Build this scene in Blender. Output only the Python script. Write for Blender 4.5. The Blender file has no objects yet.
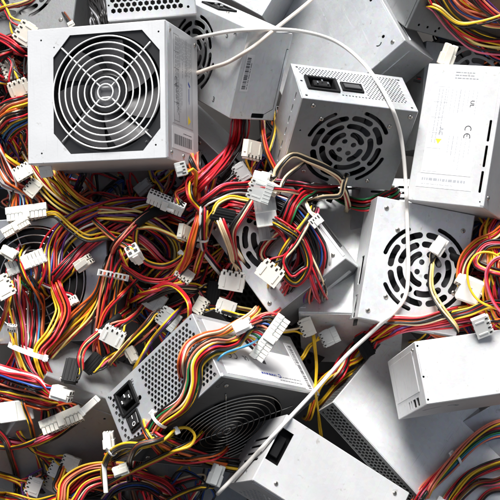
import bpy, bmesh, math, random
import numpy as np
from mathutils import Vector, Matrix
from mathutils.geometry import delaunay_2d_cdt
from mathutils.bvhtree import BVHTree
V = Vector
PI = math.pi
rad = math.radians
TILT = rad(46)          # the slope of the heap
CD = 1200.0             # camera distance from the heap's middle plane, mm
MM = 0.001
sc = bpy.context.scene
col = sc.collection
random.seed(7)
R = random.Random(11)

# ------------------------------------------------------------------ materials
def new_mat(name):
    m = bpy.data.materials.new(name); m.use_nodes = True
    nt = m.node_tree
    return m, nt, nt.nodes['Principled BSDF']

def steel(name, base, metallic=.75, rough=.42, var=.05, smudge=.12, spangle=True):
    m, nt, b = new_mat(name); N = nt.nodes; L = nt.links
    tc = N.new('ShaderNodeTexCoord'); oi = N.new('ShaderNodeObjectInfo')
    add = N.new('ShaderNodeVectorMath'); add.operation = 'ADD'
    L.new(tc.outputs['Object'], add.inputs[0])
    sv = N.new('ShaderNodeVectorMath'); sv.operation = 'SCALE'; sv.inputs['Scale'].default_value = 1.
    cmb = N.new('ShaderNodeCombineXYZ'); L.new(oi.outputs['Random'], cmb.inputs[0]); L.new(oi.outputs['Random'], cmb.inputs[1])
    L.new(cmb.outputs[0], sv.inputs[0]); L.new(sv.outputs[0], add.inputs[1])
    n1 = N.new('ShaderNodeTexNoise'); n1.inputs['Scale'].default_value = 22; n1.inputs['Detail'].default_value = 6
    L.new(add.outputs[0], n1.inputs['Vector'])
    vo = N.new('ShaderNodeTexVoronoi'); vo.inputs['Scale'].default_value = 260
    L.new(add.outputs[0], vo.inputs['Vector'])
    n2 = N.new('ShaderNodeTexNoise'); n2.inputs['Scale'].default_value = 420; n2.inputs['Detail'].default_value = 3
    L.new(add.outputs[0], n2.inputs['Vector'])
    # stretched noise: fine scratches and handling marks
    mp = N.new('ShaderNodeMapping'); mp.inputs['Scale'].default_value = (900, 25, 200); mp.inputs['Rotation'].default_value = (0.2, 0.1, 0.6)
    L.new(add.outputs[0], mp.inputs['Vector'])
    n3 = N.new('ShaderNodeTexNoise'); n3.inputs['Scale'].default_value = 1; n3.inputs['Detail'].default_value = 2
    L.new(mp.outputs[0], n3.inputs['Vector'])
    cr = N.new('ShaderNodeValToRGB'); cr.color_ramp.elements[0].position = .62; cr.color_ramp.elements[1].position = .75
    L.new(n3.outputs['Fac'], cr.inputs['Fac'])
    # colour
    mix = N.new('ShaderNodeMixRGB'); mix.inputs[1].default_value = (*[c*(1-var*1.6) for c in base], 1); mix.inputs[2].default_value = (*[min(1, c*(1+var)) for c in base], 1)
    L.new(n1.outputs['Fac'], mix.inputs[0])
    mx2 = N.new('ShaderNodeMixRGB'); mx2.blend_type = 'MULTIPLY'; mx2.inputs[0].default_value = smudge if spangle else 0
    L.new(mix.outputs[0], mx2.inputs[1]); L.new(vo.outputs['Color'], mx2.inputs[2])
    hs = N.new('ShaderNodeHueSaturation'); hs.inputs['Saturation'].default_value = .6
    L.new(mx2.outputs[0], hs.inputs['Color'])
    # dirt specks
    n4 = N.new('ShaderNodeTexNoise'); n4.inputs['Scale'].default_value = 150; n4.inputs['Detail'].default_value = 8
    L.new(add.outputs[0], n4.inputs['Vector'])
    c4 = N.new('ShaderNodeValToRGB'); c4.color_ramp.elements[0].position = .66; c4.color_ramp.elements[1].position = .74
    L.new(n4.outputs['Fac'], c4.inputs['Fac'])
    mx3 = N.new('ShaderNodeMixRGB'); mx3.inputs[2].default_value = (base[0]*.5, base[1]*.46, base[2]*.4, 1)
    ml = N.new('ShaderNodeMath'); ml.operation = 'MULTIPLY'; ml.inputs[1].default_value = .55
    L.new(c4.outputs[0], ml.inputs[0]); L.new(ml.outputs[0], mx3.inputs[0]); L.new(hs.outputs[0], mx3.inputs[1])
    mx4 = N.new('ShaderNodeMixRGB'); mx4.inputs[2].default_value = (base[0]*.62, base[1]*.62, base[2]*.63, 1)
    m5 = N.new('ShaderNodeMath'); m5.operation = 'MULTIPLY'; m5.inputs[1].default_value = .35
    L.new(cr.outputs[0], m5.inputs[0]); L.new(m5.outputs[0], mx4.inputs[0]); L.new(mx3.outputs[0], mx4.inputs[1])
    L.new(mx4.outputs[0], b.inputs['Base Color'])
    rr = N.new('ShaderNodeMapRange'); rr.inputs['To Min'].default_value = rough-.1; rr.inputs['To Max'].default_value = rough+.14
    L.new(n1.outputs['Fac'], rr.inputs['Value'])
    r2 = N.new('ShaderNodeMath'); r2.operation = 'MULTIPLY_ADD'; r2.inputs[1].default_value = .18
    L.new(cr.outputs[0], r2.inputs[0]); L.new(rr.outputs[0], r2.inputs[2]); L.new(r2.outputs[0], b.inputs['Roughness'])
    b.inputs['Metallic'].default_value = metallic
    bp = N.new('ShaderNodeBump'); bp.inputs['Strength'].default_value = .16; bp.inputs['Distance'].default_value = .0004
    sm = N.new('ShaderNodeMath'); sm.operation = 'ADD'; L.new(n2.outputs['Fac'], sm.inputs[0])
    big = N.new('ShaderNodeMath'); big.operation = 'MULTIPLY'; big.inputs[1].default_value = 5
    L.new(n1.outputs['Fac'], big.inputs[0]); L.new(big.outputs[0], sm.inputs[1])
    L.new(sm.outputs[0], bp.inputs['Height']); L.new(bp.outputs[0], b.inputs['Normal'])
    return m

def plain(name, c, rough=.4, metallic=0, spec=.5, nscale=300, nvar=.12, trans=0, alpha=1, sss=0, coat=0, bump=.05):
    m, nt, b = new_mat(name); N = nt.nodes; L = nt.links
    tc = N.new('ShaderNodeTexCoord')
    n = N.new('ShaderNodeTexNoise'); n.inputs['Scale'].default_value = nscale; n.inputs['Detail'].default_value = 4
    L.new(tc.outputs['Object'], n.inputs['Vector'])
    mix = N.new('ShaderNodeMixRGB'); mix.inputs[1].default_value = (*[x*(1-nvar) for x in c], 1); mix.inputs[2].default_value = (*[min(1, x*(1+nvar)) for x in c], 1)
    L.new(n.outputs['Fac'], mix.inputs[0]); L.new(mix.outputs[0], b.inputs['Base Color'])
    b.inputs['Roughness'].default_value = rough; b.inputs['Metallic'].default_value = metallic
    b.inputs['Specular IOR Level'].default_value = spec
    b.inputs['Transmission Weight'].default_value = trans
    if sss:
        b.inputs['Subsurface Weight'].default_value = sss; b.inputs['Subsurface Scale'].default_value = .002
    b.inputs['Coat Weight'].default_value = coat
    bp = N.new('ShaderNodeBump'); bp.inputs['Strength'].default_value = bump; bp.inputs['Distance'].default_value = .0005
    L.new(n.outputs['Fac'], bp.inputs['Height']); L.new(bp.outputs[0], b.inputs['Normal'])
    return m

M = {}
M['steel'] = steel('galvanised_steel', (.65, .68, .70))
M['pale'] = steel('pale_coated_steel', (.57, .575, .575), metallic=.25, rough=.4, spangle=True, var=.08, smudge=.08)
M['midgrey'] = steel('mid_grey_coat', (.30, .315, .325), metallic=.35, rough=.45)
M['darkgrey'] = steel('dark_grey_coat_and_shade', (.13, .137, .14), metallic=.35, rough=.45)  # coat of whole cases; also painted shade on perforated sides
M['bright'] = steel('pale_zinc_steel', (.73, .75, .76), metallic=.5, rough=.46, var=.08)
M['white'] = steel('white_painted_steel', (.57, .58, .59), metallic=.15, rough=.42, spangle=False, var=.07)
M['grey'] = steel('grey_coat_and_shade', (.23, .245, .25), metallic=.45, rough=.42)  # grey cases; also stands in for shade on single steel faces
M['dull'] = steel('dull_steel', (.5, .52, .54), metallic=.75, rough=.42)
M['blacksteel'] = steel('black_paint_and_shade', (.035, .036, .038), metallic=.2, rough=.42, spangle=False)  # black mesh case; also painted shade on a steel fan face
M['chrome'] = plain('chrome_wire', (.82, .82, .8), rough=.22, metallic=1, nvar=.05)
M['whitewire'] = plain('white_coated_wire', (.86, .86, .84), rough=.35, metallic=.2, nvar=.03)
M['greywire'] = plain('dark_nickel_wire', (.42, .41, .38), rough=.25, metallic=1, nvar=.05)
M['screw'] = plain('screw_steel', (.5, .47, .42), rough=.3, metallic=1)
M['fan'] = plain('black_fan_plastic', (.013, .013, .014), rough=.4)
M['blade'] = plain('smoky_fan_plastic', (.05, .048, .05), rough=.4)
M['black'] = plain('black_plastic', (.008, .008, .0085), rough=.6, spec=.15)
M['inside'] = plain('dark_interior', (.012, .011, .01), rough=.8)
M['copper'] = plain('interior_parts', (.25, .12, .04), rough=.6, nscale=120, nvar=.8)
M['nylon'] = plain('white_nylon', (.83, .82, .77), rough=.34, nscale=200, nvar=.06, sss=.15)
M['nylon2'] = plain('yellowed_nylon', (.74, .71, .62), rough=.36, nscale=200, nvar=.08, sss=.15)
M['nylon3'] = plain('ivory_nylon', (.80, .76, .66), rough=.4, nscale=160, nvar=.08, sss=.15)
M['clear'] = plain('translucent_nylon', (.80, .82, .80), rough=.28, trans=.55, nvar=.04)
M['hole'] = plain('contact_hole', (.02, .018, .015), rough=.6)
M['tie'] = plain('cable_tie_plastic', (.86, .86, .84), rough=.3, nvar=.04)
M['paper'] = plain('label_paper', (.68, .68, .68), rough=.4, nvar=.04, nscale=80)
M['silver'] = plain('silver_label', (.58, .59, .6), rough=.32, metallic=.3, nvar=.06, nscale=60)
M['greysticker'] = plain('dark_hub_sticker', (.10, .10, .105), rough=.4)
M['ink'] = plain('black_ink', (.05, .05, .055), rough=.5)
M['faint'] = plain('pale_grey_ink', (.33, .34, .36), rough=.5)
M['blueink'] = plain('blue_ink', (.05, .07, .30), rough=.5)
M['yellowink'] = plain('yellow_ink', (.75, .55, .03), rough=.5)
M['redink'] = plain('red_ink', (.45, .04, .04), rough=.5)
M['whitecable'] = plain('white_cable', (.76, .73, .68), rough=.45, nscale=45, nvar=.12)
M['beigecable'] = plain('beige_cable', (.66, .58, .50), rough=.5, nscale=90, nvar=.12)
WC = {'R': ('red', (.50, .012, .022)), 'Y': ('yellow', (.82, .50, .02)), 'K': ('black', (.012, .011, .011)),
      'O': ('orange', (.70, .13, .02)), 'W': ('white', (.80, .78, .74)), 'B': ('blue', (.015, .07, .30)),
      'G': ('green', (.012, .16, .05)), 'P': ('purple', (.09, .02, .16)), 'S': ('salmon', (.74, .20, .12)),
      'N': ('brown', (.13, .035, .012)), 'C': ('cream', (.80, .62, .38)), 'D': ('grey', (.22, .22, .23)),
      'L': ('pale_yellow', (.88, .68, .22)), 'M': ('pink', (.55, .10, .16)), 'T': ('sky_blue', (.05, .25, .45))}
for k, (n, c) in WC.items():
    M['w'+k] = plain(n+'_wire_sheath', c, rough=.34, nscale=70, nvar=.2, bump=.03)

# ------------------------------------------------------------------ mesh helpers (all in mm, scaled on link)
def link(name, bm, mats, parent=None, smooth=False):
    me = bpy.data.meshes.new(name)
    for v in bm.verts: v.co *= MM
    bm.to_mesh(me); bm.free()
    for m in (mats if isinstance(mats, (list, tuple)) else [mats]): me.materials.append(m)
    if smooth: me.polygons.foreach_set('use_smooth', [True]*len(me.polygons))
    o = bpy.data.objects.new(name, me); col.objects.link(o)
    if parent is not None: o.parent = parent
    return o

def link_raw(name, verts, faces, mats, parent=None, smooth=True, mi=None):
    me = bpy.data.meshes.new(name)
    me.from_pydata((np.asarray(verts)*MM).tolist(), [], faces)
    for m in (mats if isinstance(mats, (list, tuple)) else [mats]): me.materials.append(m)
    if smooth: me.polygons.foreach_set('use_smooth', [True]*len(me.polygons))
    if mi is not None: me.polygons.foreach_set('material_index', mi)
    o = bpy.data.objects.new(name, me); col.objects.link(o)
    if parent is not None: o.parent = parent
    return o

def empty(name, loc):
    o = bpy.data.objects.new(name, None); col.objects.link(o)
    o.empty_display_size = .01
    o.location = V(loc)*MM
    return o

def tag(o, label, cat, group=None, kind=None):
    o['label'] = label
    if cat: o['category'] = cat
    if group: o['group'] = group
    if kind: o['kind'] = kind
    return o

def box(bm, c, s, mat=None, bev=0, mi=0, seg=1):
    """box centre c size s, optional 4x4 matrix"""
    r = bmesh.ops.create_cube(bm, size=1)
    vs = r['verts']
    for v in vs: v.co = V((v.co.x*s[0]+c[0], v.co.y*s[1]+c[1], v.co.z*s[2]+c[2]))
    fs = list({f for v in vs for f in v.link_faces})
    if bev:
        es = list({e for v in vs for e in v.link_edges})
        g = bmesh.ops.bevel(bm, geom=es, offset=bev, segments=seg, profile=.5, affect='EDGES')
        vs = list({v for f in g['faces'] for v in f.verts} | {v for v in vs if v.is_valid})
        fs = list({f for v in vs for f in v.link_faces})
    for f in fs: f.material_index = mi
    if mat is not None:
        for v in vs: v.co = mat @ v.co
    return vs

def cyl(bm, p0, p1, r, n=12, mi=0, caps=True, r2=None):
    p0, p1 = V(p0), V(p1); r2 = r if r2 is None else r2
    t = (p1-p0).normalized(); a = t.orthogonal().normalized(); b = t.cross(a)
    A = [bm.verts.new(p0+(a*math.cos(2*PI*i/n)+b*math.sin(2*PI*i/n))*r) for i in range(n)]
    B = [bm.verts.new(p1+(a*math.cos(2*PI*i/n)+b*math.sin(2*PI*i/n))*r2) for i in range(n)]
    for i in range(n):
        f = bm.faces.new((A[i], A[(i+1) % n], B[(i+1) % n], B[i])); f.material_index = mi; f.smooth = True
    if caps:
        bm.faces.new(A[::-1]).material_index = mi; bm.faces.new(B).material_index = mi

def tube_arrays(P, r, n=7, closed=False, cap=True):
    """P (k,3) array -> verts, faces"""
    P = np.asarray(P, float); k = len(P)
    if closed:
        T = np.roll(P, -1, 0)-np.roll(P, 1, 0)
    else:
        T = np.gradient(P, axis=0)
    T /= np.maximum(np.linalg.norm(T, axis=1), 1e-9)[:, None]
    ref = np.array([0., 0., 1.])
    a = np.cross(T[0], ref)
    if np.linalg.norm(a) < .1: a = np.cross(T[0], [1., 0, 0])
    a /= np.linalg.norm(a)
    rings = []
    ang = np.arange(n)*2*PI/n; ca, sa = np.cos(ang), np.sin(ang)
    rr = np.broadcast_to(r, (k,))
    for i in range(k):
        a = a-T[i]*np.dot(a, T[i]); a /= max(np.linalg.norm(a), 1e-9)
        b = np.cross(T[i], a)
        rings.append(P[i]+rr[i]*(ca[:, None]*a+sa[:, None]*b))
    vs = np.concatenate(rings); fs = []
    m = k if closed else k-1
    for i in range(m):
        i0 = i*n; i1 = ((i+1) % k)*n
        for j in range(n):
            j2 = (j+1) % n
            fs.append((i0+j, i0+j2, i1+j2, i1+j))
    if cap and not closed:
        fs.append(tuple(range(n))[::-1]); fs.append(tuple(range((k-1)*n, k*n)))
    return vs, fs

def text_polys(s, size, bold=0):
    cu = bpy.data.curves.new('t', 'FONT'); cu.body = s; cu.size = size; cu.align_x = 'CENTER'; cu.align_y = 'CENTER'
    cu.resolution_u = 2; cu.offset = bold
    o = bpy.data.objects.new('t', cu); col.objects.link(o)
    dg = bpy.context.evaluated_depsgraph_get()
    me = bpy.data.meshes.new_from_object(o.evaluated_get(dg))
    vs = [v.co.copy() for v in me.vertices]; fs = [tuple(p.vertices) for p in me.polygons]
    bpy.data.objects.remove(o); bpy.data.curves.remove(cu); bpy.data.meshes.remove(me)
    return vs, fs

# ------------------------------------------------------------------ 2D outlines for cut-outs (mm, face plane)
def rect(u, v, w, h, rot=0, r=0):
    pts = []
    if r:
        for sx, sy, a0 in ((1, 1, 0), (-1, 1, 90), (-1, -1, 180), (1, -1, 270)):
            for k in range(4):
                a = rad(a0+k*30); pts.append((sx*(w/2-r)+r*math.cos(a), sy*(h/2-r)+r*math.sin(a)))
    else:
        pts = [(w/2, h/2), (-w/2, h/2), (-w/2, -h/2), (w/2, -h/2)]
    c, s = math.cos(rad(rot)), math.sin(rad(rot))
    return [(u+x*c-y*s, v+x*s+y*c) for x, y in pts]
def circ(u, v, r, n=16, a0=0):
    return [(u+r*math.cos(a0+2*PI*i/n), v+r*math.sin(a0+2*PI*i/n)) for i in range(n)]
def arc_slot(cu, cv, r0, r1, a0, a1):
    """banana slot with round ends; degrees"""
    rm, rt = (r0+r1)/2, (r1-r0)/2; e = math.degrees(rt/rm); a0 += e; a1 -= e
    n = max(4, int((a1-a0)/7)); P = []
    for i in range(n+1):
        a = rad(a0+(a1-a0)*i/n); P.append((cu+r1*math.cos(a), cv+r1*math.sin(a)))
    ce = (cu+rm*math.cos(rad(a1)), cv+rm*math.sin(rad(a1)))
    for i in range(1, 5):
        a = rad(a1+180*i/5); P.append((ce[0]+rt*math.cos(a), ce[1]+rt*math.sin(a)))
    for i in range(n+1):
        a = rad(a1+(a0-a1)*i/n); P.append((cu+r0*math.cos(a), cv+r0*math.sin(a)))
    ce = (cu+rm*math.cos(rad(a0)), cv+rm*math.sin(rad(a0)))
    for i in range(1, 5):
        a = rad(a0+180+180*i/5); P.append((ce[0]+rt*math.cos(a), ce[1]+rt*math.sin(a)))
    return P
def slotfan(cu, cv, Rr, rot=0, style=0):
    H = []
    for i in range(4): H.append(circ(cu+.17*Rr*math.cos(rad(rot+20+90*i)), cv+.17*Rr*math.sin(rad(rot+20+90*i)), .065*Rr, 12))
    for i in range(4): H.append(arc_slot(cu, cv, .28*Rr, .42*Rr, rot+90*i+8, rot+90*i+82))
    if style == 1:   # extra round holes between hub and ring
        for i in range(8): pass
    for i in range(5): H.append(arc_slot(cu, cv, .49*Rr, .63*Rr, rot+72*i+30, rot+72*i+97))
    for i in range(8): H.append(arc_slot(cu, cv, .70*Rr, .84*Rr, rot+45*i+3, rot+45*i+43))
    for i in range(4): H.append(arc_slot(cu, cv, .905*Rr, 1.0*Rr, rot+90*i+20, rot+90*i+72))
    return H
def hexgrid(u0, v0, u1, v1, pitch, r, excl=(), n=6, a0=PI/6):
    H = []; dv = pitch*math.sqrt(3)/2; j = 0; v = v0+r
    while v+r < v1:
        u = u0+r+(pitch/2 if j % 2 else 0)
        while u+r < u1:
            if not any(e[0]-r < u < e[2]+r and e[1]-r < v < e[3]+r for e in excl): H.append(circ(u, v, r, n, a0))
            u += pitch
        v += dv; j += 1
    return H

AX = {'+z': ((1, 0, 0), (0, 1, 0), (0, 0, 1)), '-z': ((-1, 0, 0), (0, 1, 0), (0, 0, -1)),
      '+y': ((-1, 0, 0), (0, 0, 1), (0, 1, 0)), '-y': ((1, 0, 0), (0, 0, 1), (0, -1, 0)),
      '+x': ((0, 1, 0), (0, 0, 1), (1, 0, 0)), '-x': ((0, -1, 0), (0, 0, 1), (-1, 0, 0))}

class Unit:
    """one power supply: hollow sheet-steel case of six panels with true cut-outs"""
    def __init__(s, dims, loc, rot, mat, label, name='power_supply', cat='power supply', group='scrapped power supplies in the heap'):
        s.d = V(dims); s.root = empty(name, loc); s.rot = Matrix(rot); s.loc = V(loc)
        s.root.rotation_euler = s.rot.to_euler(); s.mat = M[mat]; s.fm = {}; s.H = {k: [] for k in AX}
        tag(s.root, label, cat, group)
    def size(s, f):
        a = [V(x) for x in AX[f]]
        return abs(a[0].dot(s.d)), abs(a[1].dot(s.d)), abs(a[2].dot(s.d))
    def pt(s, f, u, v, h=0):
        a = [V(x) for x in AX[f]]
        return a[0]*u+a[1]*v+a[2]*(s.size(f)[2]/2+h)
    def mat4(s, f, u, v, h=0, rot=0):
        """matrix placing local xy on the face, z outwards"""
        a = [V(x) for x in AX[f]]; m = Matrix((a[0], a[1], a[2])).transposed().to_4x4()
        return Matrix.Translation(s.pt(f, u, v, h)) @ m @ Matrix.Rotation(rad(rot), 4, 'Z')
    def cut(s, f, loops): s.H[f] += loops
    def case(s):
        b = .9; bm = bmesh.new(); th = 1.1
        edge = {}
        for f in AX:
            w, h, _ = s.size(f); w = w/2-b; h = h/2-b
            P = [(-w, -h), (w, -h), (w, h), (-w, h)]
            vs = [V(p) for p in P]; es = [(0, 1), (1, 2), (2, 3), (3, 0)]; fc = []
            for L in s.H[f]:
                L = [(max(-w+.4, min(w-.4, x)), max(-h+.4, min(h-.4, y))) for x, y in L]
                n = len(vs); vs += [V(p) for p in L]; fc.append(list(range(n, n+len(L))))
            r = delaunay_2d_cdt(vs, es, fc, 1, 1e-4)
            bv = [bm.verts.new(s.pt(f, p.x, p.y)) for p in r[0]]
            for tri, og in zip(r[2], r[5]):
                if og: continue
                try: q = bm.faces.new([bv[i] for i in tri])
                except ValueError: continue
                q.normal_update()
                if f in s.fm: q.material_index = 1  # second material: shade painted onto this face
                if q.normal.dot(V(AX[f][2])) < 0: q.normal_flip()
            for L in s.H[f]:       # walls of the cut-outs
                L = [(max(-w+.4, min(w-.4, x)), max(-h+.4, min(h-.4, y))) for x, y in L]
                t = [bm.verts.new(s.pt(f, x, y, 0)) for x, y in L]; q = [bm.verts.new(s.pt(f, x, y, -th)) for x, y in L]
                for i in range(len(L)):
                    j = (i+1) % len(L); bm.faces.new((t[j], t[i], q[i], q[j])).material_index = 1 if f in s.fm else 0
        # rounded folds along the twelve edges and eight corners
        hx, hy, hz = s.d/2
        def arcpts(axis, s1, s2, e):
            o = []
            for k in range(4):
                a = rad(30*k); c, q = b*math.cos(a), b*math.sin(a)
                if axis == 0: p = (e*(hx-b), s1*(hy-b+c), s2*(hz-b+q))
                if axis == 1: p = (s1*(hx-b+c), e*(hy-b), s2*(hz-b+q))
                if axis == 2: p = (s1*(hx-b+c), s2*(hy-b+q), e*(hz-b))
                o.append(bm.verts.new(p))
            return o
        for axis in range(3):
            for s1 in (-1, 1):
                for s2 in (-1, 1):
                    A, B = arcpts(axis, s1, s2, -1), arcpts(axis, s1, s2, 1)
                    for k in range(3):
                        q = bm.faces.new((A[k], A[k+1], B[k+1], B[k])); q.smooth = True
        for sx in (-1, 1):
            for sy in (-1, 1):
                for sz in (-1, 1):
                    c = V((sx*(hx-b), sy*(hy-b), sz*(hz-b)))
                    bm.faces.new([bm.verts.new(c+V(k)) for k in ((sx*b, 0, 0), (0, sy*b, 0), (0, 0, sz*b))])
                    bm.faces.new([bm.verts.new(c+V(k)) for k in ((sx*b, 0, 0), (sx*b*.707, sy*b*.707, 0), (0, sy*b, 0))])
        bmesh.ops.remove_doubles(bm, verts=bm.verts, dist=.01)
        return link('case', bm, [s.mat]+list(s.fm.values())[:1], s.root)
    def bvh_polys(s):
        m = Matrix.Translation(s.loc) @ s.rot.to_4x4(); h = s.d/2
        vs = [m @ V((x*h.x, y*h.y, z*h.z)) for x in (-1, 1) for y in (-1, 1) for z in (-1, 1)]
        return vs, [(0, 1, 3, 2), (4, 5, 7, 6), (0, 1, 5, 4), (2, 3, 7, 6), (0, 2, 6, 4), (1, 3, 7, 5)]
    # ---- fittings
    def screw(s, f, u, v, r=2.6, recess=True):
        bm = bmesh.new(); m = s.mat4(f, u, v, 0, R.uniform(0, 90))
        prof = [(r, .15), (r*.98, .6), (r*.75, 1.15), (r*.4, 1.4)]
        rings = [[bm.verts.new((a*math.cos(2*PI*i/14), a*math.sin(2*PI*i/14), z)) for i in range(14)] for a, z in [(r, -.3)]+prof]
        for a, c in zip(rings, rings[1:]):
            for i in range(14): bm.faces.new((a[i], a[(i+1) % 14], c[(i+1) % 14], c[i])).smooth = True
        bm.faces.new(rings[-1])
        for k in (0, 90):
            box(bm, (0, 0, 1.36), (r*1.1, .55, .2), Matrix.Rotation(rad(k), 4, 'Z'), mi=1)
        if recess:    # pressed dimple ring round the screw
            for i in range(20):
                pass
        for v_ in bm.verts: v_.co = m @ v_.co
        link('screw', bm, [M['screw'], M['hole']], s.root)
    def stud(s, f, u, v, r=1.2):
        s.H[f].append(circ(u, v, r, 10))
    def tray(s, f, u, v, w, h, depth=5):
        """dark plate behind a cut-out so no light shows through the unit"""
        bm = bmesh.new(); box(bm, (0, 0, 0), (w, h, 1), s.mat4(f, u, v, -depth)); return bm
    def fan(s, f, u, v, Rr, blades=7, depth=9, mat='fan', rot=0, bmat='blade', glow=True):
        m = s.mat4(f, u, v, -depth, rot)
        bm = bmesh.new()
        w = Rr*2.06
        box(bm, (0, 0, -16), (w, w, 1.5), m)  # solid black plate added to keep the case interior dark
        # square frame ring
        n = 48; o = []; q = []; e = []; g = []
        for i in range(n):
            a = 2*PI*i/n; c, s_ = math.cos(a), math.sin(a); k = (w/2)/max(abs(c), abs(s_))
            o.append(bm.verts.new(m @ V((c*k, s_*k, 2)))); q.append(bm.verts.new(m @ V((c*Rr, s_*Rr, 2))))
            e.append(bm.verts.new(m @ V((c*Rr*.97, s_*Rr*.97, -15)))); g.append(bm.verts.new(m @ V((c*k, s_*k, -15))))
        for i in range(n):
            j = (i+1) % n
            bm.faces.new((o[i], q[i], q[j], o[j])); bm.faces.new((q[i], e[i], e[j], q[j])); bm.faces.new((g[i], o[i], o[j], g[j]))
        fr = link('fan', bm, M[mat], s.root)
        bm = bmesh.new(); rh = Rr*.36
        for k in range(blades):
            rows = []
            for i in range(7):
                t = i/6; rr = rh*.95+(Rr*.93-rh*.95)*t; row = []
                for j in range(6):
                    q_ = j/5; a = rad(360/blades*k+22*t+q_*(44-6*t)); z = -1.5-9*q_+1.3*math.sin(q_*PI)
                    row.append(bm.verts.new(m @ V((rr*math.cos(a), rr*math.sin(a), z))))
                rows.append(row)
            for i in range(6):
                for j in range(5): bm.faces.new((rows[i][j], rows[i+1][j], rows[i+1][j+1], rows[i][j+1])).smooth = True
        link('blade_wheel', bm, M[bmat], fr)
        bm = bmesh.new(); cyl(bm, m @ V((0, 0, -12)), m @ V((0, 0, .6)), rh, 32); cyl(bm, m @ V((0, 0, .6)), m @ V((0, 0, 1.3)), rh*.97, 32, r2=rh*.86)
        link('hub', bm, M[mat], fr)
        bm = bmesh.new(); cyl(bm, m @ V((0, 0, 1.25)), m @ V((0, 0, 1.5)), rh*.62, 28)
        link('sticker', bm, M['greysticker'], fr)
        return fr
    def grille(s, f, u, v, radii, mat='chrome', wr=.95, bars=4, rot=45, h=1.6, mount=None):
        m = s.mat4(f, u, v, h, rot); vs = []; fs = []
        def addt(P, r=wr, closed=False):
            P = [m @ V(p) for p in P]; a, b_ = tube_arrays(np.array(P), r, 8, closed); n = sum(len(x) for x in vs)
            vs.append(a); fs.extend([tuple(i+n for i in q) for q in b_])
        for r in radii:
            n = max(24, int(r*1.6)); addt([(r*math.cos(2*PI*i/n), r*math.sin(2*PI*i/n), 0) for i in range(n)], closed=True)
        ro = mount or radii[-1]*1.32; rc = radii[0]*1.0
        if bars == 4:     # two bent wires, each coming in along one diagonal, round the hub and out along the next
            for sgn in (0, 1):
                P = []
                for t in np.linspace(0, 1, 9): P.append((ro+(rc*1.1-ro)*t, 0))
                P += [(rc*.75, rc*.15), (rc*.45, rc*.45), (rc*.15, rc*.75)]
                for t in np.linspace(0, 1, 9): P.append((0, rc*1.1+(ro-rc*1.1)*t))
                a = rad(180*sgn); c, s_ = math.cos(a), math.sin(a)
                addt([(x*c-y*s_, x*s_+y*c, -wr*1.7) for x, y in P])
        else:
            for k in range(bars):
                a = rad(180*k/bars); addt([(q*ro*math.cos(a), q*ro*math.sin(a), -wr*1.7) for q in np.linspace(-1, 1, 20)])
        g = link_raw('fan_grille', np.concatenate(vs), fs, M[mat], s.root)
        return g
    def inlet(s, f, u, v, w=27, h=20, rot=0):
        m = s.mat4(f, u, v, 0, rot); bm = bmesh.new()
        t = 2.6
        for c, z in (((0, h/2+1), (w+6, t)), ((0, -h/2-1), (w+6, t)), ((w/2+1.6, 0), (t+1, h)), ((-w/2-1.6, 0), (t+1, h))):
            box(bm, (c[0], c[1], .9), (z[0], z[1], 2.4), m, bev=.4)
        box(bm, (0, 0, -9), (w+2, h+2, 1), m)
        for c, z in (((0, h/2-.2), (w, .8)), ((0, -h/2+.2), (w, .8)), ((w/2-.2, 0), (.8, h)), ((-w/2+.2, 0), (.8, h))): box(bm, (c[0], c[1], -4), (z[0], z[1], 10), m)
        box(bm, (0, -1, -3.4), (w*.64, h*.5, 9), m, bev=.8)
        o = link('power_inlet', bm, M['black'], s.root)
        for x, y in ((-5.5, 1), (5.5, 1), (0, -3)):
            b2 = bmesh.new(); box(b2, (x, y, 2.0), (1.6, 3.6, 2.6), m, bev=.2); link('contact_pin', b2, M['chrome'], o)
        s.H[f].append(rect(u, v, w+1, h+1, rot))
    def switch(s, f, u, v, w=15, h=20, rot=0, marks=True):
        m = s.mat4(f, u, v, 0, rot); bm = bmesh.new()
        for c, z in (((0, h/2), (w+2, 2)), ((0, -h/2), (w+2, 2)), ((w/2, 0), (2, h)), ((-w/2, 0), (2, h))): box(bm, (c[0], c[1], .9), (z[0], z[1], 2.2), m, bev=.3)
        box(bm, (0, 0, -3), (w, h, 4), m)
        o = link('power_switch', bm, M['black'], s.root)
        bm = bmesh.new(); box(bm, (0, 0, 1.4), (w-3, h-3.4, 2.6), m @ Matrix.Rotation(rad(9), 4, 'X'), bev=.5); r = link('rocker', bm, M['fan'], o)
        if marks:
            bm = bmesh.new(); mm = m @ Matrix.Rotation(rad(9), 4, 'X'); n = 24
            A = [bm.verts.new(mm @ V((2.3*math.cos(2*PI*i/n), 4+2.3*math.sin(2*PI*i/n), 2.78))) for i in range(n)]
            B = [bm.verts.new(mm @ V((1.6*math.cos(2*PI*i/n), 4+1.6*math.sin(2*PI*i/n), 2.78))) for i in range(n)]
            for i in range(n): bm.faces.new((A[i], A[(i+1) % n], B[(i+1) % n], B[i]))
            box(bm, (0, -4, 2.75), (.8, 4, .1), mm)
            link('switch_marking', bm, M['paper'], r)
    def sheet(s, f, u, v, w, h, mat='paper', rot=0, name='sticker', th=.25, parent=None, hh=0):
        bm = bmesh.new(); box(bm, (0, 0, th/2+hh), (w, h, th), s.mat4(f, u, v, 0, rot)); return link(name, bm, M[mat], parent or s.root)
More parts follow.
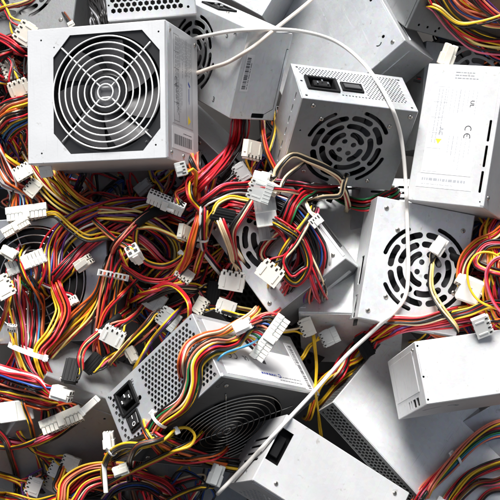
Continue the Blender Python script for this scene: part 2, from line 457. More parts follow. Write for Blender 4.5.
    def ink(s, f, u, v, items, rot=0, parent=None, name='print', mat='ink', h=.34):
        """items: ('t', text, x, y, size) | ('r', x, y, w, h) | ('p', [pts])  in label coordinates"""
        m = s.mat4(f, u, v, h, rot); bm = bmesh.new()
        for it in items:
            if it[0] == 't':
                vs, fs = text_polys(it[1], it[4], .02*it[4])
                bv = [bm.verts.new(m @ V((p.x+it[2], p.y+it[3], 0))) for p in vs]
                for q in fs:
                    try: bm.faces.new([bv[i] for i in q])
                    except ValueError: pass
            elif it[0] == 'r':
                x, y, w, hh = it[1:]; bm.faces.new([bm.verts.new(m @ V((x+a*w/2, y+b_*hh/2, 0))) for a, b_ in ((-1, -1), (1, -1), (1, 1), (-1, 1))])
            elif it[0] == 'p':
                bm.faces.new([bm.verts.new(m @ V((a, b_, 0))) for a, b_ in it[1]])
            elif it[0] == 'ring':
                x, y, r0, r1, a0, a1 = it[1:]; n = 14
                A = [(x+r0*math.cos(rad(a0+(a1-a0)*i/n)), y+r0*math.sin(rad(a0+(a1-a0)*i/n))) for i in range(n+1)]
                B = [(x+r1*math.cos(rad(a0+(a1-a0)*i/n)), y+r1*math.sin(rad(a0+(a1-a0)*i/n))) for i in range(n+1)]
                for i in range(n): bm.faces.new([bm.verts.new(m @ V((*p, 0))) for p in (A[i], A[i+1], B[i+1], B[i])])
        return link(name, bm, M[mat], parent or s.root)
    def strip(s, f, u, v, w, h, th=.8, rot=0, name='seam_flange', bev=.25, mat=None):
        bm = bmesh.new(); box(bm, (0, 0, th/2-.2), (w, h, th+.4), s.mat4(f, u, v, 0, rot), bev=bev); return link(name, bm, mat or s.mat, s.root)
    def line(s, f, pts, w=.6):
        """open seam: a narrow cut through the sheet along a polyline"""
        for (a, b_), (c, d_) in zip(pts, pts[1:]):
            L = math.hypot(c-a, d_-b_); s.H[f].append(rect((a+c)/2, (b_+d_)/2, L, w, math.degrees(math.atan2(d_-b_, c-a))))

def ce(x, y, k=1):      # the CE sign drawn as two open rings
    return [('ring', x, y, 1.9*k, 2.6*k, 60, 300), ('ring', x+5.6*k, y, 1.9*k, 2.6*k, 60, 300), ('r', x+4.6*k, y, 2*k, .6*k)]
def micro(x0, y0, w, n, dy, rnd, th=.7):  # lines of print too small to read
    out = []
    for i in range(n):
        x = x0
        end = x0+w*rnd.uniform(.45, 1)
        while x < end:
            l = rnd.uniform(1.2, 5.0); out.append(('r', x+l/2, y0-i*dy, l, th)); x += l+.9
    return out
def bars(x0, y, w, h, rnd):
    out = []; x = x0
    while x < x0+w:
        b = rnd.choice((.4, .4, .8, 1.2)); out.append(('r', x+b/2, y, b, h)); x += b+rnd.choice((.4, .6, 1.0))
    return out
def tri(x, y, k): return ('p', [(x-k, y-.6*k), (x+k, y-.6*k), (x, y+1.1*k)])

# ------ poses of the cases: size, centre, orientation (mm, heap frame)
POSE = {
    'A': ((146.2, 134.7, 99.6), (-138.1, 152.3, -25.0), ((0.9634, -0.0132, -0.2679), (0.0235, 0.9991, 0.0352), (0.2672, -0.0402, 0.9628))),
    'P': ((137.6, 150.5, 75.9), (-37.4, -147.4, -10.0), ((0.6566, -0.6489, 0.3845), (0.6366, 0.2034, -0.7439), (0.4045, 0.7332, 0.5466))),
    'D': ((123.3, 99.3, 67.0), (94.9, 127.2, -50.0), ((0.9646, 0.2196, 0.1462), (-0.0822, 0.7767, -0.6245), (-0.2507, 0.5904, 0.7672))),
    'C': ((165.6, 93.2, 55.6), (-34.4, 209.7, -85.0), ((0.5591, 0.2146, -0.8009), (-0.3911, 0.92, -0.0265), (0.7311, 0.328, 0.5982))),
    'M': ((104.5, 126.8, 55.6), (167.4, -19.2, -55.0), ((0.977, 0.1738, 0.1233), (-0.1866, 0.9773, 0.1007), (-0.103, -0.1214, 0.9872))),
    'N': ((97.1, 126.7, 71.4), (35.9, 3.0, -75.0), ((0.7686, -0.5559, -0.3166), (0.6242, 0.7601, 0.1806), (0.1403, -0.3364, 0.9312))),
    'L': ((81.5, 143.6, 117.5), (233.4, 107.9, -60.0), ((0.8773, 0.1725, -0.4479), (-0.1172, 0.9819, 0.1487), (0.4654, -0.078, 0.8816))),
    'R': ((116.9, 61.3, 107.3), (212.0, -124.0, -0.0), ((0.9789, -0.1592, 0.1283), (0.1205, 0.9561, 0.267), (-0.1651, -0.2459, 0.9551))),
    'Q': ((148.9, 73.0, 85.9), (65.8, -238.6, -0.0), ((0.8215, 0.4649, 0.3301), (-0.5468, 0.8065, 0.2249), (-0.1617, -0.3653, 0.9168))),
    'B': ((90.3, 39.0, 92.1), (-103.2, 261.1, -60.0), ((0.995, -0.0836, 0.0551), (0.0903, 0.9869, -0.1334), (-0.0432, 0.1377, 0.9895))),
    'E': ((153.6, 187.0, 57.3), (95.0, 239.5, -149.9), ((0.7044, -0.3271, -0.63), (0.5786, 0.7786, 0.2427), (0.4111, -0.5355, 0.7377))),
    'F': ((90.7, 78.3, 60.1), (3.8, 307.0, -150.0), ((0.8188, 0.5206, -0.2418), (-0.5056, 0.8536, 0.1255), (0.2718, 0.0195, 0.9622))),
    'G': ((141.8, 58.6, 67.6), (220.7, 267.5, -110.0), ((0.838, 0.3639, 0.4067), (-0.103, 0.8373, -0.5369), (-0.5359, 0.408, 0.7391))),
    'O': ((109.2, 170.9, 108.8), (114.2, -24.4, -139.9), ((0.9954, 0.0643, -0.0709), (-0.0146, 0.834, 0.5515), (0.0946, -0.5479, 0.8312))),
    'S': ((229.5, 151.9, 27.6), (195.6, -207.8, -89.9), ((0.6721, 0.5396, 0.5071), (-0.7403, 0.5049, 0.4439), (-0.0165, -0.6737, 0.7388))),
    'T': ((137.3, 184.7, 60.0), (-192.4, -195.8, -102.1), ((0.8633, 0.5045, 0.0085), (-0.3867, 0.6724, -0.6312), (-0.3242, 0.5416, 0.7756))),
    'V': ((149.0, 132.7, 86.7), (-209.3, -32.3, -110.0), ((0.9693, -0.053, -0.2402), (0.0596, 0.998, 0.0203), (0.2386, -0.034, 0.9705))),
    'W': ((133.1, 109.8, 61.4), (-239.3, 268.4, -119.7), ((0.9658, 0.0644, -0.2511), (0.0269, 0.9387, 0.3438), (0.2579, -0.3388, 0.9048))),
    'X': ((108.4, 103.5, 86.5), (-77.3, 98.3, -170.0), ((0.7212, 0.636, -0.2746), (-0.6898, 0.6958, -0.2), (0.0639, 0.3336, 0.9405))),
    'Y': ((160.9, 93.8, 80.5), (-8.7, -92.3, -135.0), ((0.6494, 0.5181, 0.5566), (-0.7603, 0.4298, 0.487), (0.013, -0.7394, 0.6731))),
    'Uu': ((152.2, 88.5, 80.4), (-80.0, -255.7, -125.0), ((0.9995, 0.0169, 0.0282), (-0.0169, 0.9999, 0.0023), (-0.0282, -0.0028, 0.9996))),
    'H': ((124.4, 117.7, 81.0), (233.4, 163.1, -150.0), ((0.9535, 0.0727, 0.2924), (-0.071, 0.9973, -0.0162), (-0.2928, -0.0053, 0.9562))),
    'I': ((107.9, 78.7, 79.9), (165.8, 27.5, -150.0), ((0.9974, 0.0655, -0.0302), (-0.0473, 0.9105, 0.4109), (0.0544, -0.4084, 0.9112))),
    'J': ((114.2, 154.4, 81.0), (257.4, -10.0, -140.0), ((0.9454, 0.0216, 0.3252), (-0.0282, 0.9995, 0.0157), (-0.3247, -0.024, 0.9455))),
    'K': ((131.5, 130.5, 81.0), (-293.2, 151.6, -220.0), ((0.9262, 0.1164, -0.3587), (-0.1851, 0.969, -0.1637), (0.3285, 0.218, 0.919))),
    'Aa': ((150.7, 139.6, 61.9), (-124.3, 26.1, -170.0), ((0.8882, 0.0416, 0.4576), (-0.0284, 0.999, -0.0357), (-0.4586, 0.0187, 0.8884))),
    'Ab': ((91.1, 98.1, 60.3), (251.6, -231.2, -140.0), ((0.8756, -0.4498, 0.1759), (0.4456, 0.8929, 0.065), (-0.1863, 0.0214, 0.9823))),
}
# ------------------------------------------------------------------ the power supplies
units = {}
def U(k, mat, label, **kw):
    d, l, r = POSE[k]; u = Unit(d, l, r, mat, label, **kw); units[k] = u; return u
rl = random.Random(5)

# A: big white one, top left, open fan with chrome grille
u = U('A', 'white', 'big white power supply with round chrome fan grille facing up, upper left of the heap')
g = (11, 0)
u.cut('+z', [[(g[0]+x, g[1]+y) for x, y in ((56, 38), (38, 59), (-38, 59), (-56, 38), (-56, -38), (-38, -59), (38, -59), (56, -38))]])
u.fan('+z', g[0], g[1], 58, blades=7, depth=4)
u.grille('+z', g[0], g[1], [8, 15, 22, 29, 36, 42.5, 49, 55.5], 'whitewire', rot=45, mount=66, wr=.8)
for a, b in ((-58, 56), (66, 56), (-58, -57), (62, -54)): u.stud('+z', a, b, 1.0)
for a, b in ((-44, 48), (52, -50)): u.stud('+z', a, b, .8)
u.strip('+x', 0, 44, 132, 7, mat=M['steel'])
lb = u.sheet('+x', 16, -1, 92, 62, 'silver', 180, 'rating_label')
u.ink('+x', 16, -1, micro(-42, 24, 36, 9, 4.2, rl)+micro(4, -4, 38, 5, 4.0, rl)+ce(2, -22, 1.2), 180, lb, mat='ink')
u.ink('+x', 16, -1, [('r', 0, y, 86, .35) for y in (28, 10, -12, -28)]+[('r', x, -20, .35, 16) for x in (-43, -26, -9, 8, 25, 43)]+micro(-41, -15, 82, 3, 3.6, rl, .9), 180, lb, 'table_lines', 'ink')
u.ink('+x', 16, -1, [('r', 13, 19, 16, 1.0), ('p', [(-2, 16), (2, 23), (4, 21), (1, 15.5)]), ('r', 12, 16.6, 13, .8)], 180, lb, 'emblem', 'blueink')
u.ink('+x', 16, -1, [tri(38, 18, 5)], 180, lb, 'warning_triangle', 'yellowink')
l2 = u.sheet('+x', -44, 0, 22, 66, 'paper', 0, 'barcode_label')
u.ink('+x', -44, 0, bars(-27, 1.5, 54, 10, rl)+micro(-26, -6.5, 50, 1, 2, rl), 90, l2)
for a, b in ((60, 38), (-60, 36), (-62, -38), (60, -40), (-60, 0)): u.screw('+x', a, b, 2.3)
u.case()

# P: silver one with hexagonal mesh, inlet and switch
u = U('P', 'steel', 'silver power supply with honeycomb vent, power inlet and dark round fan grille, lower centre')
u.fm = {'+z': M['blacksteel']}  # fan face blackened to paint in its shade; the case is plain steel
w, h, _ = u.size('+y')
u.cut('+y', hexgrid(-w/2+4, -h/2+4, w/2-3.5, h/2-3, 5.2, 2.15, [(20, -34, 57, 20), (-w/2, -h/2, -w/2+9, -h/2+16)]))
u.inlet('+y', 43, -17, 20, 24); u.switch('+y', 44, 8.5, 15, 17)
for a, b in ((64, -34), (64, 34), (-64, -34), (-64, 32)): u.stud('+y', a, b, 1.3)
u.stud('+y', 28, -8, 2.6); u.ink('+y', 30, -25, [('t', 'AC', 0, 4, 4.5), ('r', 0, 0, 4, .6), ('r', 0, -3, 2, .6)], 180)
g = (-4, -3)
u.cut('+z', [circ(g[0], g[1], 60, 60)])
u.fan('+z', g[0], g[1], 60, blades=9, depth=4, bmat='fan')
u.grille('+z', g[0], g[1], [5, 11, 17, 23, 29, 35, 41, 47, 53, 59], 'greywire', rot=45, mount=72, wr=.7)
for a, b in ((58, 58), (-60, 58), (-60, -60), (56, -62)): u.screw('+z', a, b, 2.4)
u.ink('+z', 55, 66, [('ring', 0, 0, 1.6, 2.2, 0, 360), ('r', 6, 0, 4, .6)], 0)
lb = u.sheet('+x', 4, 12, 118, 40, 'paper', 0, 'rating_label')
u.ink('+x', 4, 12, ce(36, -4, 1.5)+[('t', 'UL', 20, -4, 7), ('r', -8, -4, 5, 5), ('r', 4, -5, 6, 1)]+micro(-56, 16, 54, 2, 4, rl), 0, lb)
u.ink('+x', 4, 12, [('ring', -23, 11, 1.4, 2.4, 30, 330)]+micro(-18, 11, 40, 1, 2, rl, 2.2), 0, lb, 'emblem', 'blueink')
l2 = u.sheet('+x', -62, 4, 12, 60, 'paper', 0, 'barcode_label')
u.ink('+x', -62, 4, bars(-27, 1, 54, 5, rl)+micro(-26, -3.2, 50, 1, 2, rl), 90, l2)
l3 = u.sheet('+x', 22, -24, 84, 18, 'silver', 0, 'warning_label')
u.ink('+x', 22, -24, micro(-38, 5, 60, 3, 4, rl), 0, l3); u.ink('+x', 22, -24, [tri(-16, -1, 5)], 180, l3, 'warning_triangle', 'yellowink')
u.line('+x', [(70, -33), (-20, -33)], .7)
u.strip('+x', 0, 35.5, 146, 3.4)
u.case()

# D: steel with slotted fan, vent face with inlet
u = U('D', 'grey', 'steel power supply with shade-darkened slotted fan face below a finely perforated end, upper centre')
u.mat = M['steel']; u.fm = {'+z': M['grey']}  # same steel all round; the fan face is darkened as painted shade
w, h, _ = u.size('+y')
u.cut('+y', hexgrid(-w/2+8, -h/2+6, w/2-5, h/2-11, 3.5, 1.12, [(17, -13, 54, 18), (-11, -9, 17, 15)], 6))
u.inlet('+y', 35, 3, 28, 21); u.switch('+y', 3, 3, 21, 14, marks=False)
for a, b in ((56, -27), (56, 28), (-56, 28), (-55, -26), (56, 0)): u.stud('+y', a, b, 1.5)
u.cut('+z', slotfan(-1, -2, 45, 8)); u.fan('+z', -1, -2, 44, depth=7, blades=7)
for a, b in ((-48, 42), (-36, 28), (37, 28), (-38, -36), (33, -40), (55, 42)): u.screw('+z', a, b, 2.4)
u.stud('+z', -54, 12, 1)
u.cut('-x', [rect(x, 12, 9, 3, 0, 1) for x in (-38, -24, -10, 4, 20)]+[rect(34, 12, 14, 3, 0, 1)])
u.case()

# C: with sticker, behind A
u = U('C', 'steel', 'silver power supply with barcode strip, just right of the big white fan grille case')
u.cut('+z', slotfan(-6, -3, 42, 20)); u.fan('+z', -6, -3, 41, depth=7)
u.ink('+z', 61, 37, [('t', 'A', 0, 0, 7)], 0); u.ink('+z', 48, 31, [('t', '5', 0, 0, 8)], 0); u.ink('+z', 48, -37, [('t', '3', 0, 0, 8)], 0)
u.inlet('+y', 17, -1, 28, 20); u.screw('+y', -8, 4, 2); u.stud('+y', -30, 4, 1.5)
u.strip('+x', 0, 27.5, 88, 4, .6)
lb = u.sheet('+x', 2, 19, 38, 10, 'paper', 0, 'barcode_label'); u.ink('+x', 2, 19, bars(-17, 1, 32, 4.6, rl)+micro(-17, -3, 28, 1, 2, rl), 0, lb)
u.line('+x', [(30, -24), (-34, -24)], .7); u.line('+x', [(30, -30), (30, -24)], .7); u.line('+x', [(-40, -14), (-34, -24)], .7)
u.cut('+x', [rect(-42, -6, 5, 16, 0, 1)])
u.case()

# M: light, slotted fan, on the right
u = U('M', 'bright', 'pale steel power supply with slotted fan holes, white cable lying across it, right of centre')
u.cut('+z', slotfan(8, -2, 46, 8)); u.fan('+z', 8, -2, 45, depth=7)
for a, b in ((-41, 53), (-26, 33), (-27, -37), (-43, -54), (42, 45), (43, -50), (42, -20)): u.screw('+z', a, b, 2.5)
u.cut('-x', [rect(12, 6, 30, 12, 0, 1), rect(50, 6, 24, 12, 0, 1)])
u.strip('-y', 20, 10, 24, 10, .6); u.cut('-y', [rect(-18, 6, 22, 5, 0, 1)])
bm = u.tray('-x', 30, 6, 80, 16, 3); link('inner_plate', bm, M['inside'], u.root)
u.case()

# N: centre, big pale face under the coil
u = U('N', 'bright', 'pale power supply tilted on its corner under the coiled red and black harness, centre')
u.cut('+z', [circ(-4+7.5*i, 12+8*j, 2.6, 12) for i in range(4) for j in range(4)]+[q for q in slotfan(6, 2, 46, 30)[9:]])
u.fan('+z', 6, 2, 44, depth=7)
u.fm = {'-y': M['grey']}  # lower edge face greyed: shade put into the colour
for a, b in ((-42, -50), (40, -52), (40, 50), (-42, 52), (43, 2)): u.screw('+z', a, b, 2.4)
u.strip('+z', 48.5, 0, 3.0, 120, .5); u.strip('-y', 10, -10, 60, 10, .5); u.cut('+x', [rect(20, -4, 26, 2.4, 0, .6)])
u.case()

# L: white with label
u = U('L', 'pale', 'white power supply with pale rating label and three long edge slots, right edge')
w, h, _ = u.size('+z')
u.cut('+z', [rect(34, -2+i, 2.6, 22, 0, 1) for i in (8, -18, -44)])
lb = u.sheet('+z', -4, 4, 52, 92, 'paper', 0, 'rating_label')
u.ink('+z', -4, 4, [('r', 0, y, 88, .3) for y in (24, 6, 2, -10, -24)]+[('r', x, -17, .3, 14) for x in (-44, -28, -12, 4, 20, 44)]+micro(-42, -13, 84, 3, 3.6, rl, .8), -90, lb, 'table_lines', 'faint')
u.ink('+z', -4, 4, micro(-42, 20, 30, 8, 4.4, rl, .5)+micro(6, 20, 34, 6, 4.4, rl, .5)+[('t', 'AC', 2, -12, 6)], -90, lb, mat='faint')
u.ink('+z', -4, 4, ce(-2, 16, 1.4)+[('t', 'UL', -28, 16, 6)], -90, lb, 'print', 'ink')
u.ink('+z', -4, 4, [tri(13, 12, 3.2)], 180, lb, 'warning_triangle', 'yellowink')
l2 = u.sheet('+z', -4, -50, 58, 13, 'paper', 0, 'barcode_label'); u.ink('+z', -4, -50, micro(-24, 2, 48, 1, 2, rl, 2.6)+micro(-24, -3, 46, 1, 2, rl, .5), 0, l2, mat='faint')
u.ink('+z', 4, 61, micro(-14, 3, 30, 3, 3, rl, .5), 0, mat='faint')
for a, b in ((36, 66), (36, -66)): u.stud('+z', a, b, .9)
u.strip('+z', 38.6, 0, 4, 140, .5)
for a, b in ((60, -50), (-60, 50)): u.screw('+x', a, b, 2.3)
u.case()

# R: white compact box on the right
u = U('R', 'pale', 'compact white power supply lying on the large pale panel, lower right of the heap')
w, h, _ = u.size('-x')
u.cut('-x', [rect(x, y, a, b, 0, .6) for x, y, a, b in ((24, 28, 8, 9), (24, 16, 8, 9), (24, 5, 8, 3.4), (24, -3, 8, 3.4))])
u.strip('-x', -4, -2, 40, 84, .9, name='recessed_panel'); bm = u.tray('-x', 22, 12, 16, 52, 3); link('inner_plate', bm, M['inside'], u.root)
u.screw('-x', -24, 44, 1.8)
for a, b in ((-56, -4), (-56, 26), (-56, -26), (30, -27)): u.stud('+z', a, b, 1.1)
u.line('+z', [(-57.3, 20), (-57.3, -4)], .7)
u.cut('-y', [arc_slot(-30, 0, 16, 20, 10, 80), arc_slot(-30, 0, 16, 20, 100, 170)])
u.case()

# Q: white, bottom
u = U('Q', 'pale', 'plain white power supply with a dark square notch, at the bottom edge')
u.cut('+z', [rect(-66, 5.5, 15, 35)])
bm = u.tray('+z', -64, 5.5, 20, 40, 9); box(bm, (0, 0, 3), (9, 22, 5), u.mat4('+z', -66, 5.5, -9), bev=.8); link('inner_socket', bm, M['black'], u.root)
u.cut('-x', [rect(x, 4, 3, 44, 0, 1.2) for x in (-12, -4, 4, 12)]+[circ(26, 10, 2.4), circ(26, -10, 2.4)]); bm = u.tray('-x', 0, 4, 60, 50, 3); link('inner_plate', bm, M['inside'], u.root)
u.screw('+z', -52, -27, 2.2); u.screw('+z', 60, 28, 2.2); u.stud('+z', 68, -30, 1)
u.cut('-y', hexgrid(-60, -34, 60, 20, 6, 2.0)); u.strip('-y', 0, 36, 140, 8)
u.case()

# B: honeycomb end at the top edge
u = U('B', 'bright', 'white power supply showing a coarse honeycomb vent, at the top edge above the chrome grille')
w, h, _ = u.size('+z')
u.cut('+z', hexgrid(-w/2+4, -h/2+7, w/2-12, h/2-3, 6.2, 2.6)); u.stud('+z', w/2-8, -h/2+8, 1.4); u.stud('+z', w/2-5, 8, 1.1); u.stud('+z', -w/2+2.4, -4, 1)
link('inner_plate', u.tray('+z', 0, 0, w-6, h-4, 9), M['inside'], u.root)
u.case()

# the large pale panels and the grey cases
u = U('E', 'steel', 'large plain blue-grey steel case behind the dark-faced fan case, top centre')
for a, b in ((58, -70), (66, -20), (-60, -60)): u.stud('+z', a, b, 2)
u.cut('+z', [arc_slot(50, -72, 3, 4.4, 200, 330)]); u.strip('-y', 0, 10, 140, 2.6, .8); u.strip('+x', 0, 12, 170, 2, .8)
u.screw('+z', 64, -84, 2.4); u.case()
u = U('F', 'dull', 'grey power supply with a row of straight slots, cut by the top edge')
u.cut('+z', [rect(-24+i*7.5, -16, 3.6, 32, 0, 1.6) for i in range(6)]+[rect(-24+i*7.5, 20, 3.6, 32, 0, 1.6) for i in range(6)])
link('inner_plate', u.tray('+z', 0, 0, 70, 70, 5), M['inside'], u.root); u.case()
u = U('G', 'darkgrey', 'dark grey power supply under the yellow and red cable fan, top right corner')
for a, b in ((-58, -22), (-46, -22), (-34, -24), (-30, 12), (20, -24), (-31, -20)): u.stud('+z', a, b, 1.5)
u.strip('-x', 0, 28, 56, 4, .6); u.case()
u = U('O', 'bright', 'pale power supply with dark front edge, between the centre case and the slotted fan case')
for a, b in ((-46, -20), (-50, 30), (40, -34)): u.stud('-y', a, b, 2.2)
u.screw('-y', -6, -44, 2.6); u.screw('+z', -44, -60, 2.4); u.strip('-y', 0, 50, 106, 5, .8)
u.strip('+z', -50, 0, 6, 160, .5); u.case()
u = U('S', 'bright', 'large smooth white case with perforated dark side, lower right under the compact box')
for a, b in ((-64, -2), (20, -54), (-66, 52)): u.stud('+z', a, b, .8)
u.fm = {'-x': M['darkgrey'], '-y': M['darkgrey']}  # both perforated sides carry painted shade over the pale case colour
for f in ('-x', '-y'):
    w, h, _ = u.size(f)
    u.cut(f, hexgrid(-w/2+3, -h/2+3, w/2-3, h/2-3, 4.6, 2.0))
    link('inner_plate', u.tray(f, 0, 0, w-10, h-6, 6), M['inside'], u.root)
u.case()
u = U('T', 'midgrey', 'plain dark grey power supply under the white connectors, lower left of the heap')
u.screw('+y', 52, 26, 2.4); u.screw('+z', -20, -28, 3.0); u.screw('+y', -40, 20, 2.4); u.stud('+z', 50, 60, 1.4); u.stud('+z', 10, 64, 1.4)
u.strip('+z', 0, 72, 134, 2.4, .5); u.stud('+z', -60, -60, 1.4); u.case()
u = U('V', 'dull', 'power supply with round black fan opening almost buried under cables, left edge')
u.cut('+z', [circ(-8, 0, 58, 56)]); u.fan('+z', -8, 0, 58, depth=4, bmat='fan'); u.grille('+z', -8, 0, [8, 16, 24, 32, 40, 48, 56], 'chrome', rot=20, mount=64, wr=.75)
for a, b in ((62, 52), (62, -54), (-64, 52)): u.screw('+z', a, b, 2.4)
u.case()
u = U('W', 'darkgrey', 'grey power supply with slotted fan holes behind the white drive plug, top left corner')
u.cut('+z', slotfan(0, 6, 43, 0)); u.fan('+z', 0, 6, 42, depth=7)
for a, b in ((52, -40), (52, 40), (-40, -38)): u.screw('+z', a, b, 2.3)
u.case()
u = U('X', 'dull', 'dark power supply with slotted fan in the gap under the red bundle, upper centre')
u.cut('+z', slotfan(10, -2, 42, 15)); u.fan('+z', 10, -2, 41, depth=7)
for a, b in ((-40, 40), (6, 46), (44, 40), (44, -42), (-22, 46)): u.screw('+z', a, b, 2.4)
u.case()
u = U('Y', 'blacksteel', 'black power supply with large hexagonal mesh, centre, under the black drive plug')
w, h, _ = u.size('+z'); u.cut('+z', hexgrid(-w/2+4, -h/2+4, w/2-4, h/2-4, 8.2, 3.4)); link('inner_plate', u.tray('+z', 0, 0, w-6, h-6, 14), M['inside'], u.root); u.case()
u = U('Uu', 'grey', 'dark grey power supply under the thick black and yellow cables, bottom edge')
u.screw('+z', 40, 30, 2.4); u.stud('+z', 10, 20, 1.4); u.strip('+y', 0, 20, 150, 3); u.case()
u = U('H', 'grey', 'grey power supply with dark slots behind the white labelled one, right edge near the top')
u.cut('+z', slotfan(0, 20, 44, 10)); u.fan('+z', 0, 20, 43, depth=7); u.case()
u = U('I', 'dull', 'grey slotted power supply in the narrow gap under the dark-faced fan case')
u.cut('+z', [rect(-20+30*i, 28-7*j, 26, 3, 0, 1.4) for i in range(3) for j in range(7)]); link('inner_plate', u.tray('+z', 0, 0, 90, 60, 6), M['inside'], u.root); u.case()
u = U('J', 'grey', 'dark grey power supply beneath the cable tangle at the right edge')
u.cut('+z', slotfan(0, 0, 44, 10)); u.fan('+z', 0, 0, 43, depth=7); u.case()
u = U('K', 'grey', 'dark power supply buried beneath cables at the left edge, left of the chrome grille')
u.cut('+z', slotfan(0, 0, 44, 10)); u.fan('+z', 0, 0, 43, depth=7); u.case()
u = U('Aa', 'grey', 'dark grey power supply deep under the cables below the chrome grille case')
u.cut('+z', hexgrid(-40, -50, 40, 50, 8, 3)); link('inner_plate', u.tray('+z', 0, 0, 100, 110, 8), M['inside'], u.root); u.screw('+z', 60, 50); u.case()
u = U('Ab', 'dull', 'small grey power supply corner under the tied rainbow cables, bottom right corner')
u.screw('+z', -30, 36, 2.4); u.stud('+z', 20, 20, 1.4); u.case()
# ------------------------------------------------------------------ surface of the heap, felt from above, so that cables can be laid on it
GS = 2.0; G0 = -60; GN = 312
def pix(p):
    """heap-frame mm -> picture units (500 across)"""
    k = CD/(CD-p[2]); return 250+p[0]*k, 250-p[1]*k
def at(x, y, z):
    k = (CD-z)/CD; return np.array([(x-250)*k, (250-y)*k, z])
polys, verts = [], []
for u in units.values():
    a, b = u.bvh_polys(); n = len(verts); verts += a; polys += [tuple(i+n for i in q) for q in b]
tree = BVHTree.FromPolygons(verts, polys)
BASE = -150.
HM = np.full((GN, GN), BASE)
cam = V((0, 0, CD))
for j in range(GN):
    for i in range(GN):
        x = G0+i*GS-250; y = 250-(G0+j*GS)
        h = tree.ray_cast(cam, (V((x, y, 0))-cam).normalized())[0]
        if h is not None: HM[j, i] = max(BASE, h.z)
def hm_get(x, y, r=0):
    i = int(round((x-G0)/GS)); j = int(round((y-G0)/GS)); q = int(math.ceil(r/GS))
    i0, i1 = max(0, i-q), min(GN, i+q+1); j0, j1 = max(0, j-q), min(GN, j+q+1)
    if i0 >= i1 or j0 >= j1: return BASE
    return float(HM[j0:j1, i0:i1].max())
def hm_mean(x, y, r):
    i = int(round((x-G0)/GS)); j = int(round((y-G0)/GS)); q = int(math.ceil(r/GS))
    s = HM[max(0, j-q):j+q+1, max(0, i-q):i+q+1]
    return (float(np.percentile(s, 80)) if s.size else BASE)
def hm_put(x, y, r, z):
    i = int(round((x-G0)/GS)); j = int(round((y-G0)/GS)); q = int(math.ceil(r/GS))
    i0, i1 = max(0, i-q), min(GN, i+q+1); j0, j1 = max(0, j-q), min(GN, j+q+1)
    if i0 < i1 and j0 < j1: HM[j0:j1, i0:i1] = np.maximum(HM[j0:j1, i0:i1], z)

def spline(P, step=3.2):
    P = np.asarray(P, float)
    if len(P) == 2: P = np.array([P[0], (P[0]+P[1])/2, P[1]])
    Q = np.vstack([2*P[0]-P[1], P, 2*P[-1]-P[-2]]); out = []
    for i in range(1, len(Q)-2):
        a, b, c, d = Q[i-1:i+3]; n = max(2, int(np.linalg.norm((c-b)[:2])/step))
        t = np.linspace(0, 1, n, endpoint=False)[:, None]
        out.append(.5*((2*b)+(-a+c)*t+(2*a-5*b+4*c-d)*t*t+(-a+3*b-3*c+d)*t**3))
    out.append(P[-1:]); return np.vstack(out)

def smooth(a, k):
    if k < 1: return a
    p = np.pad(a, k, mode='edge'); w = np.hanning(2*k+3)[1:-1]; w /= w.sum()
    return np.convolve(p, w, 'valid')

def drape(pts, r, lift=0, stiff=8, cap=None):
    """pts: (x, y) rests on whatever lies there; (x, y, z) passes through that height. -> samples (n,3) in the heap frame"""
    P = [(p[0], p[1], p[2] if len(p) > 2 else -9999) for p in pts]
    S = spline([(p[0], p[1]) for p in P]); n = len(S)
    # which samples are pinned
    idx = []; 
    for p in P: idx.append(int(np.argmin(((S-np.array(p[:2]))**2).sum(1))))
    idx[0] = 0; idx[-1] = n-1
    auto = np.array([hm_get(x, y, r*.5)+r*.8+lift for x, y in S])
    if cap is not None: auto = np.minimum(auto, cap)
    z = auto.copy()
    if n > 4:
        e = auto.copy()
        for _ in range(3): e = np.maximum(smooth(e, min(stiff, n//2)), auto-1.5)
        z = smooth(e, 2)
    pin = [(i, p[2]) for i, p in zip(idx, P) if p[2] > -9000]
    for (i, zz) in pin:          # ease to the pinned heights over a short way
        w = np.clip(1-np.abs(np.arange(n)-i)/9., 0, 1); w = w*w*(3-2*w); z = z*(1-w)+zz*w
    for (i, a), (j, b) in zip(pin, pin[1:]):
        if all(P[q][2] > -9000 for q in range(len(P)) if min(i, j) <= idx[q] <= max(i, j)):
            z[i:j+1] = np.linspace(a, b, j-i+1)
    return np.array([at(x, y, zz) for (x, y), zz in zip(S, z)]), S

